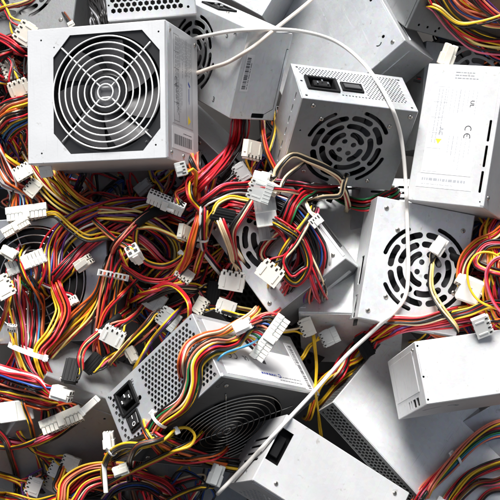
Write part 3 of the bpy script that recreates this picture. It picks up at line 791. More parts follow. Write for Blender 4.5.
# ------------------------------------------------------------------ plugs
def silo(bm, m, x, y0, y1, z, w, mi=0):
    box(bm, (x, (y0+y1)/2, z), (w, y1-y0, w), m, bev=.35, mi=mi)
def plug_geo(kind):
    """returns (bmesh, pins, size); x width, +y mating end, wires enter at -y"""
    bm = bmesh.new(); pins = []
    if kind.startswith('main'):
        nc = int(kind[4:]); W = nc*4.15+1.2; L = 15; T = 9.6
        box(bm, (0, -3.6, 0), (W, L-7.2, T), bev=.5)
        for i in range(nc):
            x = (i-(nc-1)/2)*4.15
            for z in (-2.25, 2.25):
                silo(bm, Matrix(), x, -.2, L/2, z, 3.7); box(bm, (x, L/2, z), (1.9, .3, 1.9), mi=1); pins.append((x, -L/2, z*1.0))
                box(bm, (x, -L/2+.05, z), (2.6, .3, 2.6), mi=1)
            box(bm, (x, -3.4, T/2+.15), (2.6, 5.4, .5), bev=.1)
        box(bm, (0, 0, T/2+1.3), (7, L*.85, 1.2), bev=.3); box(bm, (0, -1.2, T/2+.6), (7, 2.4, 1.4), bev=.2)
    elif kind == 'square':
        W = T = 9.8; L = 14
        box(bm, (0, -3, 0), (W, L-6, T), bev=.5)
        for x in (-2.3, 2.3):
            for z in (-2.3, 2.3): silo(bm, Matrix(), x, 0, L/2, z, 3.9); box(bm, (x, L/2, z), (2, .3, 2), mi=1); pins.append((x, -L/2, z)); box(bm, (x, -L/2, z), (2.8, .3, 2.8), mi=1)
        box(bm, (0, 0, T/2+1.1), (4.6, L*.9, 1.1), bev=.3)
    elif kind in ('drive', 'driveopen'):
        W, L, T = 21, 16, 6.8
        o = [(-W/2, -T/2+1), (-W/2+1.6, -T/2-.4), (W/2-1.6, -T/2-.4), (W/2, -T/2+1), (W/2, T/2), (-W/2, T/2)]
        A = [bm.verts.new((x, -L/2+1.2, z)) for x, z in o]; B = [bm.verts.new((x, L/2, z)) for x, z in o]; n = len(o)
        for i in range(n): bm.faces.new((A[i], A[(i+1) % n], B[(i+1) % n], B[i]))
        bm.faces.new(A[::-1]); bm.faces.new(B)
        for i in range(4):
            x = (i-1.5)*5.05
            cyl(bm, (x, L/2-.4, 0), (x, L/2+.25, 0), 1.55, 12, mi=1); box(bm, (x, -L/2+.7, 0), (3.9, 3.2, 5.2), bev=.6); box(bm, (x, -L/2-.9, 0), (2.2, .2, 3), mi=1)
            pins.append((x, -L/2, 0))
            box(bm, (x, -L/2+2.1, T/2+.02), (1.5, 2.6, .4), mi=1)
        for s in (-1, 1): box(bm, (s*(W/2+.1), 1, 1), (1.2, 8, 2.4), bev=.3); box(bm, (s*6.4, 1.2, T/2+.25), (1.6, 9, .6), bev=.15)
        if kind == 'driveopen':
            for z in (T/2+.3, -T/2-.6): box(bm, (0, L/2+3, z), (W, 8, .9), bev=.2)
            for s in (-1, 1): box(bm, (s*(W/2-.4), L/2+3, 0), (.9, 8, T+1), bev=.2)
            for i in range(6): box(bm, ((i-2.5)*3.4, L/2+3, T/2+.9), (.8, 7.4, .5), bev=.1)
            L = L+8
    elif kind == 'floppy':
        W, L, T = 11, 9, 4.4
        box(bm, (0, 0, 0), (W, L, T), bev=.4); box(bm, (0, 1.5, T/2+.5), (4, 5, 1), bev=.2)
        for i in range(4):
            x = (i-1.5)*2.5; box(bm, (x, L/2, 0), (1.3, .3, 1.8), mi=1); pins.append((x, -L/2, 0)); box(bm, (x, -1.5, T/2+.05), (1.1, 3, .3), mi=1)
    elif kind == 'sata':
        W, L, T = 24, 13, 5.4
        box(bm, (0, -1, 0), (W, L-2, T), bev=.4); box(bm, (0, L/2-1.6, 0), (W-1.4, 3.2, T-1), bev=.3); box(bm, (0, L/2, -.3), (W-5, .3, 1.8), mi=1)
        for y in (-4.5, -1.6, 1.2): box(bm, (0, y, T/2+.2), (W-3, .9, .6), bev=.15)
        for i in range(5): x = (i-2)*4.4; pins.append((x, -L/2, 0)); box(bm, (x, -L/2-.7, 0), (3.2, 1.6, 4), bev=.3)
        box(bm, (W/2-2, -2, -T/2-.6), (2, 7, 1.2), bev=.2)
    elif kind == 'fan4':
        W, L, T = 13, 12, 6
        box(bm, (0, 0, 0), (W, L, T), bev=.4)
        for i in range(3): x = (i-1)*3.6; pins.append((x, -L/2, 0)); box(bm, (x, L/2, 0), (2, .3, 2), mi=1); box(bm, (x, -1, T/2+.1), (1.6, 6, .4), bev=.1)
    return bm, pins, (W, L, T)

class Harness:
    def __init__(s, label, at_px, group='loose cable harnesses on the heap', cat='cable harness', name='cable_harness'):
        z = hm_mean(at_px[0], at_px[1], 6); s.o = at(at_px[0], at_px[1], z)
        s.root = empty(name, s.o); tag(s.root, label, cat, group)
    def plug(s, kind, x, y, ang, mat='nylon', pitch=0, roll=0, z=None, dz=0, sc_=1.0, name=None):
        if mat == 'nylon': mat = ('nylon', 'nylon2', 'nylon3', 'nylon')[int(x*7+y*3) % 4]
        bm, pins, (W, L, T) = plug_geo(kind)
        m0 = Matrix.Rotation(rad(ang-90), 4, 'Z') @ Matrix.Rotation(rad(pitch), 4, 'X') @ Matrix.Rotation(rad(roll), 4, 'Y') @ Matrix.Scale(sc_, 4)
        c, s_ = math.cos(rad(ang-90)), math.sin(rad(ang-90)); foot = []
        for a in (-.45, 0, .45):
            for b in (-.45, 0, .45):
                dx, dy = (a*W*c-b*L*s_)*sc_, (a*W*s_+b*L*c)*sc_; foot.append((x+dx, y-dy))
        hs = [hm_get(*q) for q in foot]
        if z is None: z = sorted(hs)[-3]+T/2*sc_+abs(math.sin(rad(pitch)))*L*.35+abs(math.sin(rad(roll)))*W*.3+dz
        loc = at(x, y, z); m = Matrix.Translation(V(loc-s.o)) @ m0
        for v in bm.verts: v.co = m @ v.co
        cavity = name or {'sata': 'drive_plug', 'drive': 'drive_plug', 'driveopen': 'drive_socket', 'floppy': 'small_plug', 'square': 'square_plug', 'fan4': 'small_plug'}.get(kind, 'main_plug')
        link(cavity, bm, [M['black'] if kind == 'sata' else M[mat], M['hole']], s.root)
        for q in foot: hm_put(q[0], q[1], 3, z+T/2)
        mw = Matrix.Translation(V(loc)) @ m0
        d = (mw.to_3x3() @ V((0, -1, 0))).normalized()
        return dict(pins=[np.array(mw @ V(p)) for p in pins], dir=np.array(d), z=z, back=pix(mw @ V((0, -L/2-1, 0))), L=L)
    def run(s, pts, cols, spread=None, wr=1.1, cap=None, more=.7, dive=True, twist=.6, lift=0, seed=None, e0=None, e1=None, flat=.62, stiff=8, loose=1.0, ease=20, part='wire'):
        r = random.Random(seed if seed is not None else hash_(pts))
        if len(cols) >= 5: cols = cols+''.join(r.choice(cols+'KKKRRCM') for _ in range(int(len(cols)*more)))
        n = len(cols)
        if spread is None: spread = wr*1.02*math.sqrt(n)*1.05
        pts = list(pts)
        if e0: pts[0] = (e0['back'][0], e0['back'][1], e0['z'])
        if e1: pts[-1] = (e1['back'][0], e1['back'][1], e1['z'])
        C, S = drape(pts, spread*flat, lift, stiff, cap)
        if dive:      # loose ends go down into the heap
            def tail(C, S):
                d = C[-1]-C[-4]; d[2] = 0; d /= max(np.linalg.norm(d), 1e-6); L = []
                for q in range(1, 11): L.append(C[-1]+d*(3.4*q*(1-q/26.))+np.array([0, 0, -.75*q*q]))
                L = np.array(L); return np.vstack([C, L]), np.vstack([S, [pix(p) for p in L]])
            if not e1: C, S = tail(C, S)
            if not e0: C, S = tail(C[::-1], S[::-1]); C, S = C[::-1], S[::-1]
        k = len(C)
        T = np.gradient(C, axis=0); T /= np.maximum(np.linalg.norm(T, axis=1), 1e-6)[:, None]
        side = np.cross(T, [0, 0, 1.]); side /= np.maximum(np.linalg.norm(side, axis=1), 1e-6)[:, None]; up = np.cross(side, T)
        arc = np.concatenate([[0], np.cumsum(np.linalg.norm(np.diff(C, axis=0), axis=1))])
        # start offsets: packed disc (sunflower), shuffled
        offs = []
        for i in range(n):
            q = math.sqrt((i+.5)/n)*spread; a = i*2.39996; offs.append((q*math.cos(a), q*math.sin(a)))
        r.shuffle(offs)
        for i, c in enumerate(cols):
            a0, b0 = offs[i]; ph = [r.uniform(0, 6.28) for _ in range(4)]; am = [r.uniform(.3, 1)*spread*.19*loose for _ in range(4)]
            th = twist*arc/60.*1.0+0; ca, sa = np.cos(th), np.sin(th)
            a = a0*ca-b0*sa; b = a0*sa+b0*ca
            a = a+am[0]*np.sin(arc/r.uniform(18, 34)+ph[0])+am[1]*np.sin(arc/r.uniform(9, 14)+ph[1])*.45
            b = b+am[2]*np.sin(arc/r.uniform(18, 34)+ph[2])+am[3]*np.sin(arc/r.uniform(9, 14)+ph[3])*.45
            P = C+side*a[:, None]+up*(b*flat)[:, None]
            for e, dist in ((e0, arc), (e1, arc[-1]-arc)):
                if e:
                    pin = e['pins'][i % len(e['pins'])]; w = np.clip(1-dist/ease, 0, 1); w = (w*w*(3-2*w))[:, None]
                    P = P*(1-w)+(pin+e['dir']*(dist[:, None]-1.2))*w
            vs, fs = tube_arrays(P-s.o, wr*r.uniform(.94, 1.06), 7)
            link_raw(part, vs, fs, M['w'+c], s.root)
        for (x, y), c in zip(S, C): hm_put(x, y, spread*.75, c[2]+spread*flat*.75)
        return dict(C=C, side=side, up=up, T=T, spread=spread, flat=flat)
    def tie(s, b, t, w=2.6, mat='tie', pad=1.6, head=True, tail=0, rot=0):
        i = min(len(b['C'])-1, int(t*(len(b['C'])-1))); c = b['C'][i]-s.o; sd, up, T = b['side'][i], b['up'][i], b['T'][i]
        ra = b['spread']+pad; rb = b['spread']*b['flat']+pad; vs = []; fs = []; n = 28
        for j in range(n):
            a = 2*PI*j/n
            for dr, dw in ((0, -1), (0, 1), (-.9, 1), (-.9, -1)):
                vs.append(c+sd*(ra+dr)*math.cos(a)+up*(rb+dr)*math.sin(a)+T*dw*w/2)
        for j in range(n):
            for q in range(4):
                fs.append((j*4+q, j*4+(q+1) % 4, ((j+1) % n)*4+(q+1) % 4, ((j+1) % n)*4+q))
        m = Matrix((V(sd), V(T), V(up))).transposed().to_4x4()
        o = link_raw('cable_tie', np.array(vs), fs, M[mat], s.root, smooth=False)
        if head:
            a = rad(rot); p = V(c+sd*ra*math.cos(a)+up*rb*math.sin(a)); bm = bmesh.new()
            mm = Matrix.Translation(p) @ m
            box(bm, (.6, 0, .4), (4.2, w+2.2, 3.4), mm, bev=.5)
            if tail: box(bm, (tail/2, 0, 2), (tail, w*.8, .9), mm @ Matrix.Rotation(rad(-14), 4, 'Y'), bev=.2)
            link('tie_head', bm, M[mat], o)
        return o
    def tape(s, b, t0, t1, mat='black', pad=.6):
        n = len(b['C']); i0, i1 = int(t0*(n-1)), int(t1*(n-1)); vs = []; fs = []; q = 16; rows = range(i0, i1+1)
        for i in rows:
            c = b['C'][i]-s.o; ra = b['spread']+pad; rb = b['spread']*b['flat']+pad
            for j in range(q):
                a = 2*PI*j/q; vs.append(c+b['side'][i]*ra*math.cos(a)+b['up'][i]*rb*math.sin(a))
        for i in range(len(rows)-1):
            for j in range(q): fs.append((i*q+j, i*q+(j+1) % q, (i+1)*q+(j+1) % q, (i+1)*q+j))
        link_raw('tape_wrap', np.array(vs), fs, M[mat], s.root)
def hash_(pts):
    return int(sum((p[0]*31+p[1]*17) for p in pts)) % 100003

# ------------------------------------------------------------------ deep tangle: thin cables filling the gaps, too many to count
def tangle(rects, count, zlo, zhi, rs, name, label):
    r = random.Random(rs); vs, fs, mi = [], [], []; n0 = 0
    keys = 'KRYKKORKKPSCRKKB'
    for q in range(count):
        x0, y0, x1, y1 = rects[q % len(rects)]
        x, y = r.uniform(x0, x1), r.uniform(y0, y1); a = r.uniform(0, 6.28); P = [(x, y)]
        for k in range(r.randint(4, 7)):
            a += r.uniform(-1.0, 1.0); x += 22*math.cos(a); y += 22*math.sin(a)
            if not (x0-4 < x < x1+4 and y0-4 < y < y1+4): a += 2.0
            P.append((x, y))
        S = spline(P); zc = r.uniform(zlo, zhi); n = len(S); i = np.arange(n); ph = r.uniform(0, 6)
        C = np.array([at(px, py, zc+9*math.sin(k/7.+ph)) for k, (px, py) in enumerate(S)])
        for j in range(r.choice((2, 3, 4, 4))):
            d = np.array([r.uniform(-3.4, 3.4), r.uniform(-3.4, 3.4), r.uniform(-1, 2)])
            w_ = np.stack([2.2*np.sin(i/5.+j*2), 2.2*np.cos(i/6.+j), 0*i], 1)
            a_, b_ = tube_arrays(C+d+w_, 1.15, 6, cap=False); vs.append(a_); fs += [tuple(t+n0 for t in f) for f in b_]; n0 += len(a_)
            mi += [r.randrange(len(keys))]*len(b_)
        for (px, py), c in zip(S, C): hm_put(px, py, 1, c[2]-2)
    o = link_raw(name, np.concatenate(vs), fs, [M['w'+k] for k in keys], None, mi=mi)
    tag(o, label, 'loose wires', None, 'stuff')
tangle([(95, 185, 245, 250), (125, 245, 215, 325), (30, 180, 100, 215)], 90, -140, -72, 21, 'wire_tangle', 'deep tangle of dark red, black and yellow wires filling the gaps left of centre')
tangle([(-20, 45, 16, 175)], 46, -140, -60, 22, 'wire_tangle', 'deep tangle of wires in the gap left of the big white power supply')
tangle([(455, 185, 520, 330)], 50, -130, -60, 23, 'wire_tangle', 'deep tangle of wires under the looped cables at the right edge')
tangle([(228, 125, 275, 200), (205, 165, 250, 215), (270, 178, 300, 196)], 34, -140, -90, 24, 'wire_tangle', 'deep tangle of wires under the red bundle, upper centre')
tangle([(440, 30, 510, 58)], 8, -140, -110, 25, 'wire_tangle', 'few dark wires in the black gap near the top right corner')
tangle([(50, 475, 200, 505)], 16, -110, -60, 26, 'wire_tangle', 'dark wires lying along the bottom edge, left of centre')

H = Harness
# ---------- left side, top
h = H('white drive plug lying on the top left corner of the big white case', (24, 33))
p = h.plug('drive', 25, 33, -32, pitch=-14, dz=3, sc_=1.12)
h.run([(-14, -18, -60), (2, 2), (10, 18), (16, 27)], 'YRKY', e1=p, ease=16)
h = H('yellow and red wires curving along the very top left corner', (20, 4))
h.run([(-16, 18, -80), (4, 8), (20, 4), (34, -2), (50, -18, -90)], 'YRLN', twist=.3)
h = H('pair of dull plugs with round holes, left edge beside the big white case', (10, 75))
p = h.plug('drive', 9, 70, 20, 'nylon2', pitch=-40, dz=2)
h.run([(-16, 40, -90), (-10, 60), (2, 70)], 'KRKR', cap=-12, e1=p)
p = h.plug('drive', 19, 88, -70, 'nylon2', pitch=-15, dz=3)
h.run([(-14, 110, -90), (0, 62), (10, 60), (16, 78)], 'KYKR', cap=-12, e1=p)
h = H('black, dark red and brown wires, loosely crossing at the left edge above the dull plugs', (12, 48))
h.run([(-10, 32), (8, 42), (24, 54), (40, 58, -100)], 'KRKNR', cap=-30, loose=2.2); h.run([(-12, 62), (6, 54), (30, 48, -90)], 'NKRK', cap=-30, loose=2)
h = H('fan of yellow and red arcs running under the left edge of the big white case', (15, 105))
h.run([(-16, 128, -100), (0, 110), (14, 102), (44, 98, -92)], 'YRSKYCR', cap=-20, loose=1.6, spread=8)
h.run([(-16, 146, -100), (0, 126), (12, 116), (44, 110, -92)], 'YOKSYC', cap=-20, loose=1.6, spread=7)
h = H('wide ribbon plug with salmon, grey and white wires coming down the left edge', (27, 213))
p = h.plug('main10', 27, 213, -82, 'nylon', pitch=16, dz=12, sc_=1.02)
h.run([(44, 118, -92), (18, 126), (4, 142), (3, 166), (18, 192)], 'BGTYNB', cap=-14, e1=dict(p, pins=p['pins'][6:14]), spread=6, ease=26)
h.run([(-14, 126, -90), (-4, 150), (6, 176), (22, 197)], 'SOWSDKSOKRSW', cap=-14, e1=p, spread=11, ease=34)
h = H('dull nylon plug half hidden beneath the wide ribbon plug on the left', (14, 228))
p = h.plug('main8' if False else 'main10', 16, 227, -60, 'nylon2', pitch=10, dz=1, sc_=.72)
h = H('two yellow and red strands crossing behind the wide ribbon plug', (22, 178))
h.run([(-12, 142, -90), (8, 158), (24, 168), (40, 176), (58, 190, -90)], 'YOY', cap=-30, loose=2)

# ---------- below the big white case
h = H('dark golden and green bundle dropping from beneath the big white case', (66, 195))
h.run([(48, 158, -70), (60, 182, -52), (80, 202, -50), (112, 214, -52)], 'OYNOYOYN', cap=-40, spread=7.5, loose=1.4)
h.run([(30, 158, -70), (42, 180, -60), (62, 203, -60), (96, 222, -60)], 'YKGYLKYN', cap=-40, spread=7.5, loose=1.4)
h = H('cropped white fan plug poking out below the lower left corner of the big white case', (46, 171))
p = h.plug('fan4', 46, 171, 100, 'nylon', pitch=20, z=-15)
h.run([(64, 196, -54), (56, 184, -40), (48, 178)], 'KYR', cap=-20, e1=p, ease=10)
h = H('dull grey plug in shadow under the left corner of the big white case', (24, 172))
p = h.plug('drive', 23, 172, -60, 'nylon2', pitch=10, dz=-3, sc_=.9); p2 = h.plug('drive', 33, 188, -40, 'nylon2', dz=-8, sc_=.85)

# vertical bundles centre-left
h = H('broad bundle of golden, orange and black wires sweeping down-left behind the perforated white band', (85, 310))
h.run([(128, 236, -60), (112, 268), (98, 300), (72, 328), (48, 350), (30, 372, -60)], 'YOYRKYKLKYRYRK', spread=11, loose=1.3)
h = H('vertical orange and black bundle with flat perforated white band, left of centre', (112, 290))
b = h.run([(126, 232), (118, 256), (112, 282), (106, 310), (102, 336), (104, 352, -50)], 'OKSKKSYKRK', spread=11, flat=.5, loose=1.1)
b2 = h.run([(112, 282), (120, 262), (140, 244)], 'KYRK', spread=4)
# perforated band
i = int(.42*(len(b['C'])-1)); c = b['C'][i]-h.o; m = Matrix((V(b['side'][i]), V(b['T'][i]), V(b['up'][i]))).transposed().to_4x4()
bm = bmesh.new(); outl = [V((x, y)) for x, y in ((-15, -3.4), (15, -3.4), (15, 3.4), (-15, 3.4))]; es = [(0, 1), (1, 2), (2, 3), (3, 0)]; fc = []
for k in range(7):
    n = len(outl); outl += [V(q) for q in rect(-12.3+k*4.1, 0, 2.3, 3.4)]; fc.append([n, n+1, n+2, n+3])
r_ = delaunay_2d_cdt(outl, es, fc, 1, 1e-4)
for z in (0, 1.1):
    bv = [bm.verts.new(Matrix.Translation(V(c)) @ m @ V((q.x, q.y, b['spread']*.55+z+3.2-.012*q.x*q.x))) for q in r_[0]]
    for t_, og in zip(r_[2], r_[5]):
        if not og: bm.faces.new([bv[k] for k in t_])
link('perforated_band', bm, M['clear'], h.root)
for s_, e_ in ((-15.5, 0), (15.5, 0)):
    bm = bmesh.new(); box(bm, (s_, 0, b['spread']*.25-1), (1.2, 6.6, 6), Matrix.Translation(V(c)) @ m); link('band_end', bm, M['tie'], h.root)
h = H('thin yellow and red strands with white tie beads, right of the perforated band', (130, 300))
b = h.run([(108, 352, -55), (118, 330), (126, 306), (130, 280), (122, 258)], 'YKR', loose=1.5); h.tie(b, .35, w=2.2)
b = h.run([(96, 340), (106, 312), (124, 292), (140, 276)], 'OKR', loose=1.5); h.tie(b, .3, w=2.2, rot=60)

h = H('great sweeping multicolour bundle arching from right to left across the left half', (100, 232))
h.run([(186, 218, -40), (160, 208), (134, 208), (104, 214), (72, 226), (54, 246), (48, 276, -45)], 'YKRPRWYKOKRYCKBR', spread=12, loose=.9, twist=.9, flat=.7)
h.run([(150, 216), (124, 222), (98, 238), (78, 254), (58, 274, -40)], 'MRMKRKMR', spread=6.5, twist=.8)
h.run([(134, 243), (110, 236), (88, 238), (72, 228), (56, 214), (40, 216, -60)], 'YLYK', spread=4.4, twist=.8)
h = H('yellow, purple and red coil curling down behind the small square plug', (150, 238))
h.run([(112, 214), (136, 218), (156, 228), (170, 244), (170, 262), (160, 272, -60)], 'YKPRKYPRLK', spread=9, loose=1.2, twist=.9)
h.run([(110, 232, -50), (132, 234), (150, 246), (166, 262), (186, 268)], 'RKMRK', spread=5, loose=1.4)
h = H('grey white two-row plug in the shade of the sweeping bundle', (84, 262))
p = h.plug('square', 84, 263, 35, 'nylon2', pitch=20, dz=1, sc_=1.25); h.run([(60, 284, -60), (74, 272)], 'KYKR', e1=p, ease=8)
h = H('small white plug on one red and one white wire over the black fan opening', (72, 302))
p = h.plug('floppy', 73, 301, -60, 'nylon', pitch=20, dz=8); h.run([(46, 286), (58, 291), (68, 296)], 'RW', e1=p, ease=8)

# big left bundle
h = H('thick rainbow bundle hanging from the notched white main plug, held by a wide white tie', (30, 320))
p = h.plug('main10', 26, 262, 112, 'nylon', pitch=8, dz=16, sc_=.98, roll=0)
b = h.run([(29, 274), (33, 300), (32, 328), (26, 352), (10, 378), (-14, 400, -50)], 'RWRGBKPOYKRBWSTKPR', e0=p, spread=15, flat=.5, loose=.8, twist=.5, ease=34)
b = h.run([(58, 292), (64, 312), (54, 334), (40, 350), (42, 366), (50, 384, -20)], 'YRYORKYR', spread=8, flat=.7, loose=1)
b = h.run([(14, 268, -30), (14, 300), (18, 330), (20, 352), (30, 376), (48, 392, -20)], 'YLKYRWRS', spread=8, flat=.7)
zt = hm_get(27, 350, 10); cc = at(27, 351, zt-4); ax = V((.93, -.34, .12)).normalized(); tt = V((.34, .93, 0)).normalized(); upv = ax.cross(tt)
h.tie(dict(C=np.array([cc]), side=np.array([ax]), up=np.array([upv]), T=np.array([tt]), spread=19, flat=.42), 0, w=5, rot=8, tail=5, pad=1.5)
h = H('second white nylon plug tucked under the notched main plug', (10, 256))
p = h.plug('square', 9, 253, 150, 'nylon', dz=5, sc_=1.2); h.run([(24, 276), (16, 262)], 'KRYK', e1=p, ease=8)
h = H('white nylon block at the left edge, halfway down', (4, 288))
p = h.plug('drive', 3, 287, -150, 'nylon', dz=14, pitch=18, sc_=1.1); h.run([(-2, 330, -50), (6, 310), (8, 294)], 'ORYK', e1=p, ease=10)
h = H('tiny white two-way plug hanging on yellow wires by the left edge', (12, 325))
p = h.plug('floppy', 12, 328, 80, 'nylon', pitch=30, dz=10, sc_=.9); h.run([(20, 362), (14, 344), (12, 334)], 'YL', e1=p, ease=8)

# lower left plugs on the grey case
h = H('white square plug ending a bundle of white, salmon and purple wires, lower left', (61, 393))
p = h.plug('square', 62, 394, -15, 'nylon', pitch=15, dz=7, sc_=1.45)
h.run([(-16, 366, -30), (8, 374), (32, 382), (52, 391)], 'WSRYPKRWYB', e1=p, spread=7.5, flat=.7, ease=18)
h = H('long white main plug with raised latch arm, lying on the dark grey case, lower left', (62, 420))
p = h.plug('main10', 62, 421, -67, 'nylon', pitch=22, dz=8, sc_=1.06)
h.run([(-16, 386, -30), (10, 394), (36, 402), (56, 410)], 'SOKRSKRYKSRK', e1=p, spread=8, flat=.7, ease=26)
bm = bmesh.new(); q = V(at(90, 405, p['z']+2)-h.o); mm = Matrix.Translation(q) @ Matrix.Rotation(rad(42), 4, 'Z')
box(bm, (0, 0, 0), (23, 7.4, 6), mm, bev=.7); box(bm, (-11, 0, 0), (4, 8.6, 7), mm, bev=.5); box(bm, (9.5, 0, 3), (2.4, 7, 1), mm, bev=.2); link('latch_arm', bm, M['nylon'], h.root)
h = H('broad blank white main plug at the left edge, lower left', (15, 411))
p = h.plug('main10', 16, 411, -82, 'nylon', pitch=-6, dz=6, sc_=.84)
bm = bmesh.new(); q = V(at(16, 411, p['z']+4)-h.o); mm = Matrix.Translation(q) @ Matrix.Rotation(rad(8), 4, 'Z')
box(bm, (0, 0, 0), (35, 21, 5), mm, bev=.8); box(bm, (-2, 0, 2.6), (7, 20, 1.6), mm, bev=.4); link('plug_cover', bm, M['nylon'], h.root)
h.run([(34, 440, -60), (30, 424, -20), (24, 408)], 'YKO', ease=10)
h = H('red, yellow and black loop passing beneath the long white main plug', (40, 440))
h.run([(-16, 430, -60), (2, 440), (28, 444), (52, 436), (70, 424, -44)], 'RKRYKM', spread=4.6, loose=1.2)
h.run([(-16, 444, -60), (8, 448), (32, 442), (50, 430, -44)], 'YRK', loose=1.4)
h = H('long red, yellow and black strand descending along the left edge to the bottom', (10, 465))
h.run([(-14, 424, -60), (4, 440), (12, 462), (17, 484), (18, 514, -60)], 'KRYKNK', loose=1.1)
h = H('three dull white drive plugs stacked in a fan, on short yellow and red wires', (60, 468))
for x, y, a_, k_, dz, cl in ((52, 482, -28, 'driveopen', 0, 'nylon2'), (56, 469, -24, 'drive', 3, 'nylon'), (68, 463, -20, 'driveopen', 7, 'nylon2')):
    p = h.plug(k_, x, y, a_, cl, pitch=10, dz=dz, sc_=.82); h.run([(24, 440, -50), (36, 452), (x-12, y-6)], 'YRKY', e1=p, ease=12, loose=1.3)
h = H('coil of yellow, black and red cables wound at the bottom edge, left of centre', (92, 485))
h.run([(60, 476), (56, 488), (72, 496), (98, 492), (116, 482), (108, 472), (84, 472), (70, 482), (80, 494), (110, 498), (140, 512, -80)], 'YKRKOK', spread=4.6, loose=1.2)
h.run([(66, 500), (84, 484), (104, 474), (122, 474), (140, 484), (156, 506, -80)], 'KBKPRNK', spread=5.5, loose=1.2)
h.run([(72, 488), (88, 474), (106, 470), (124, 470, -60)], 'RMKRO', spread=4.6)
h = H('bright yellow and red loops with a white plug, bottom left corner', (30, 470))
p = h.plug('drive', 34, 486, -20, 'nylon', dz=4, sc_=.95); h.run([(-14, 470, -60), (6, 476), (20, 482)], 'YRKYR', e1=p, ease=10, spread=4)
h.run([(-14, 492, -60), (12, 498), (36, 504), (60, 498), (84, 506)], 'YKRYO', spread=4.5, loose=1.3)
h = H('second coil of yellow, salmon and black wires at the bottom edge beside the white strip', (88, 478))
h.run([(150, 478, -60), (130, 468), (106, 466), (84, 470), (66, 482), (62, 498, -40)], 'YSKYRSOKY', spread=5.5, loose=1.2, lift=2)
h.run([(160, 492, -60), (136, 480), (110, 480), (88, 486), (76, 502)], 'YRKSYKO', spread=5, loose=1.3, lift=2)
# black drive plugs on the grey case
h = H('black drive plug standing on edge on the dark grey case, lower left', (71, 372))
p = h.plug('sata', 71, 371, 172, pitch=0, roll=38, dz=10, sc_=1.15); b = h.run([(112, 322), (98, 334), (86, 344), (80, 356), (78, 366)], 'YKRLK', e1=p, ease=12); h.tape(b, .25, .5)
h = H('black drive plug strapped across yellow and pink wires, left of the honeycomb vent', (92, 362))
p = h.plug('sata', 92, 363, 140, roll=20, dz=6, sc_=.95); h.run([(146, 330, -50), (128, 346), (112, 358), (100, 366)], 'YKMSYK', e1=p, ease=12, spread=5)

# centre-left plugs
h = H('white drive plug with four dark holes facing down-left, left of the honeycomb vent', (114, 335))
p = h.plug('drive', 113, 336, -118, 'nylon', pitch=-16, dz=7, sc_=1.1)
h.run([(150, 296, -55), (136, 314), (122, 326)], 'YKRS', e1=p, ease=12)
h = H('small dim white plug just above the top left edge of the honeycomb vent', (132, 355))
p = h.plug('square', 132, 355, -60, 'nylon2', pitch=10, dz=0, sc_=1.2); h.run([(112, 330, -50), (124, 345)], 'RKYK', e1=p, ease=8)
h = H('clear ribbed drive socket, upper of the two clear ones left of the honeycomb vent', (151, 299))
p = h.plug('driveopen', 152, 299, -32, 'clear', pitch=4, dz=8, sc_=.95); h.run([(112, 268, -60), (130, 280), (142, 293)], 'KRYK', e1=p, ease=10)
h = H('clear ribbed drive socket, lower of the two, over brown and yellow wires', (165, 317))
p = h.plug('driveopen', 166, 317, 145-180, 'clear', pitch=4, dz=8, sc_=.95); h.run([(116, 356), (130, 340), (146, 324), (156, 306)], 'KNYL', e1=p, ease=10)
h.run([(140, 360, -40), (152, 340), (166, 324, -20)], 'YPYK', loose=1.3)
h = H('white nylon plug with four holes in its upper end, above the clear sockets', (184, 275))
p = h.plug('drive', 184, 275, 55, 'nylon', pitch=-38, dz=7, sc_=.9); h.run([(150, 292, -40), (164, 288), (176, 282)], 'KRYR', e1=p, ease=10)
h = H('white nylon plug with round holes touching the top corner of the honeycomb vent', (201, 305))
p = h.plug('drive', 201, 306, 150, 'nylon', pitch=-38, dz=6, sc_=.85); h.run([(238, 316, -10), (224, 312), (210, 308)], 'KYK', e1=p, ease=8)
h = H('salmon and red loop ringed by a small white tie, below the angled main plug', (165, 262))
b = h.run([(197, 168, -20), (198, 200), (196, 232), (186, 254), (166, 266), (146, 262), (136, 246), (138, 226), (148, 212, -20)], 'SSKYK', spread=3.2, twist=.7, stiff=10); h.tie(b, .5, w=3); b = h.run([(212, 218), (202, 250), (190, 262), (170, 280), (146, 280), (126, 268)], 'RSKR', spread=3, loose=1.5); h.tie(b, .35)
h = H('white square plug with four dark holes facing the viewer, left half, middle', (135, 254))
p = h.plug('square', 135, 254, -60, 'nylon', pitch=-58, dz=9, sc_=1.35); h.run([(100, 226), (116, 240), (126, 250)], 'RYKS', e1=p, ease=8)
h = H('white plug standing upright with a row of holes, right of the yellow and purple coil', (184, 232))
p = h.plug('drive', 185, 233, 80, 'nylon', pitch=-10, roll=58, dz=6, sc_=.95); h.run([(138, 228), (156, 229), (174, 231)], 'YLOK', e1=p, ease=10)
h = H('dark twin-wire black wrapped cable reaching the angled main plug', (150, 215))
b = h.run([(120, 240), (138, 222), (152, 213), (170, 209), (182, 210)], 'KSKR', spread=4); h.tape(b, .4, .95, pad=1.2)
h = H('grey translucent square plug above the angled main plug, under the big white case', (144, 187))
p = h.plug('square', 144, 187, 40, 'clear', pitch=10, dz=14, sc_=1.35); h.run([(118, 222, -40), (128, 210), (136, 196)], 'RKMRY', e1=p, ease=10)
h = H('angled white main plug with a double row of dark holes, below the big white case', (166, 203))
p = h.plug('main10', 166, 203, -113, 'nylon', pitch=-42, dz=10, sc_=.92)
bm = bmesh.new(); q = V(at(170, 210, p['z']+5)-h.o); box(bm, (0, 0, 0), (8, 3, 2.4), Matrix.Translation(q) @ Matrix.Rotation(rad(-20), 4, 'Z'), bev=.5); link('latch', bm, M['nylon'], h.root)
h.run([(200, 178, -50), (186, 190, -20), (174, 196)], 'KKRYO', e1=p, ease=12)

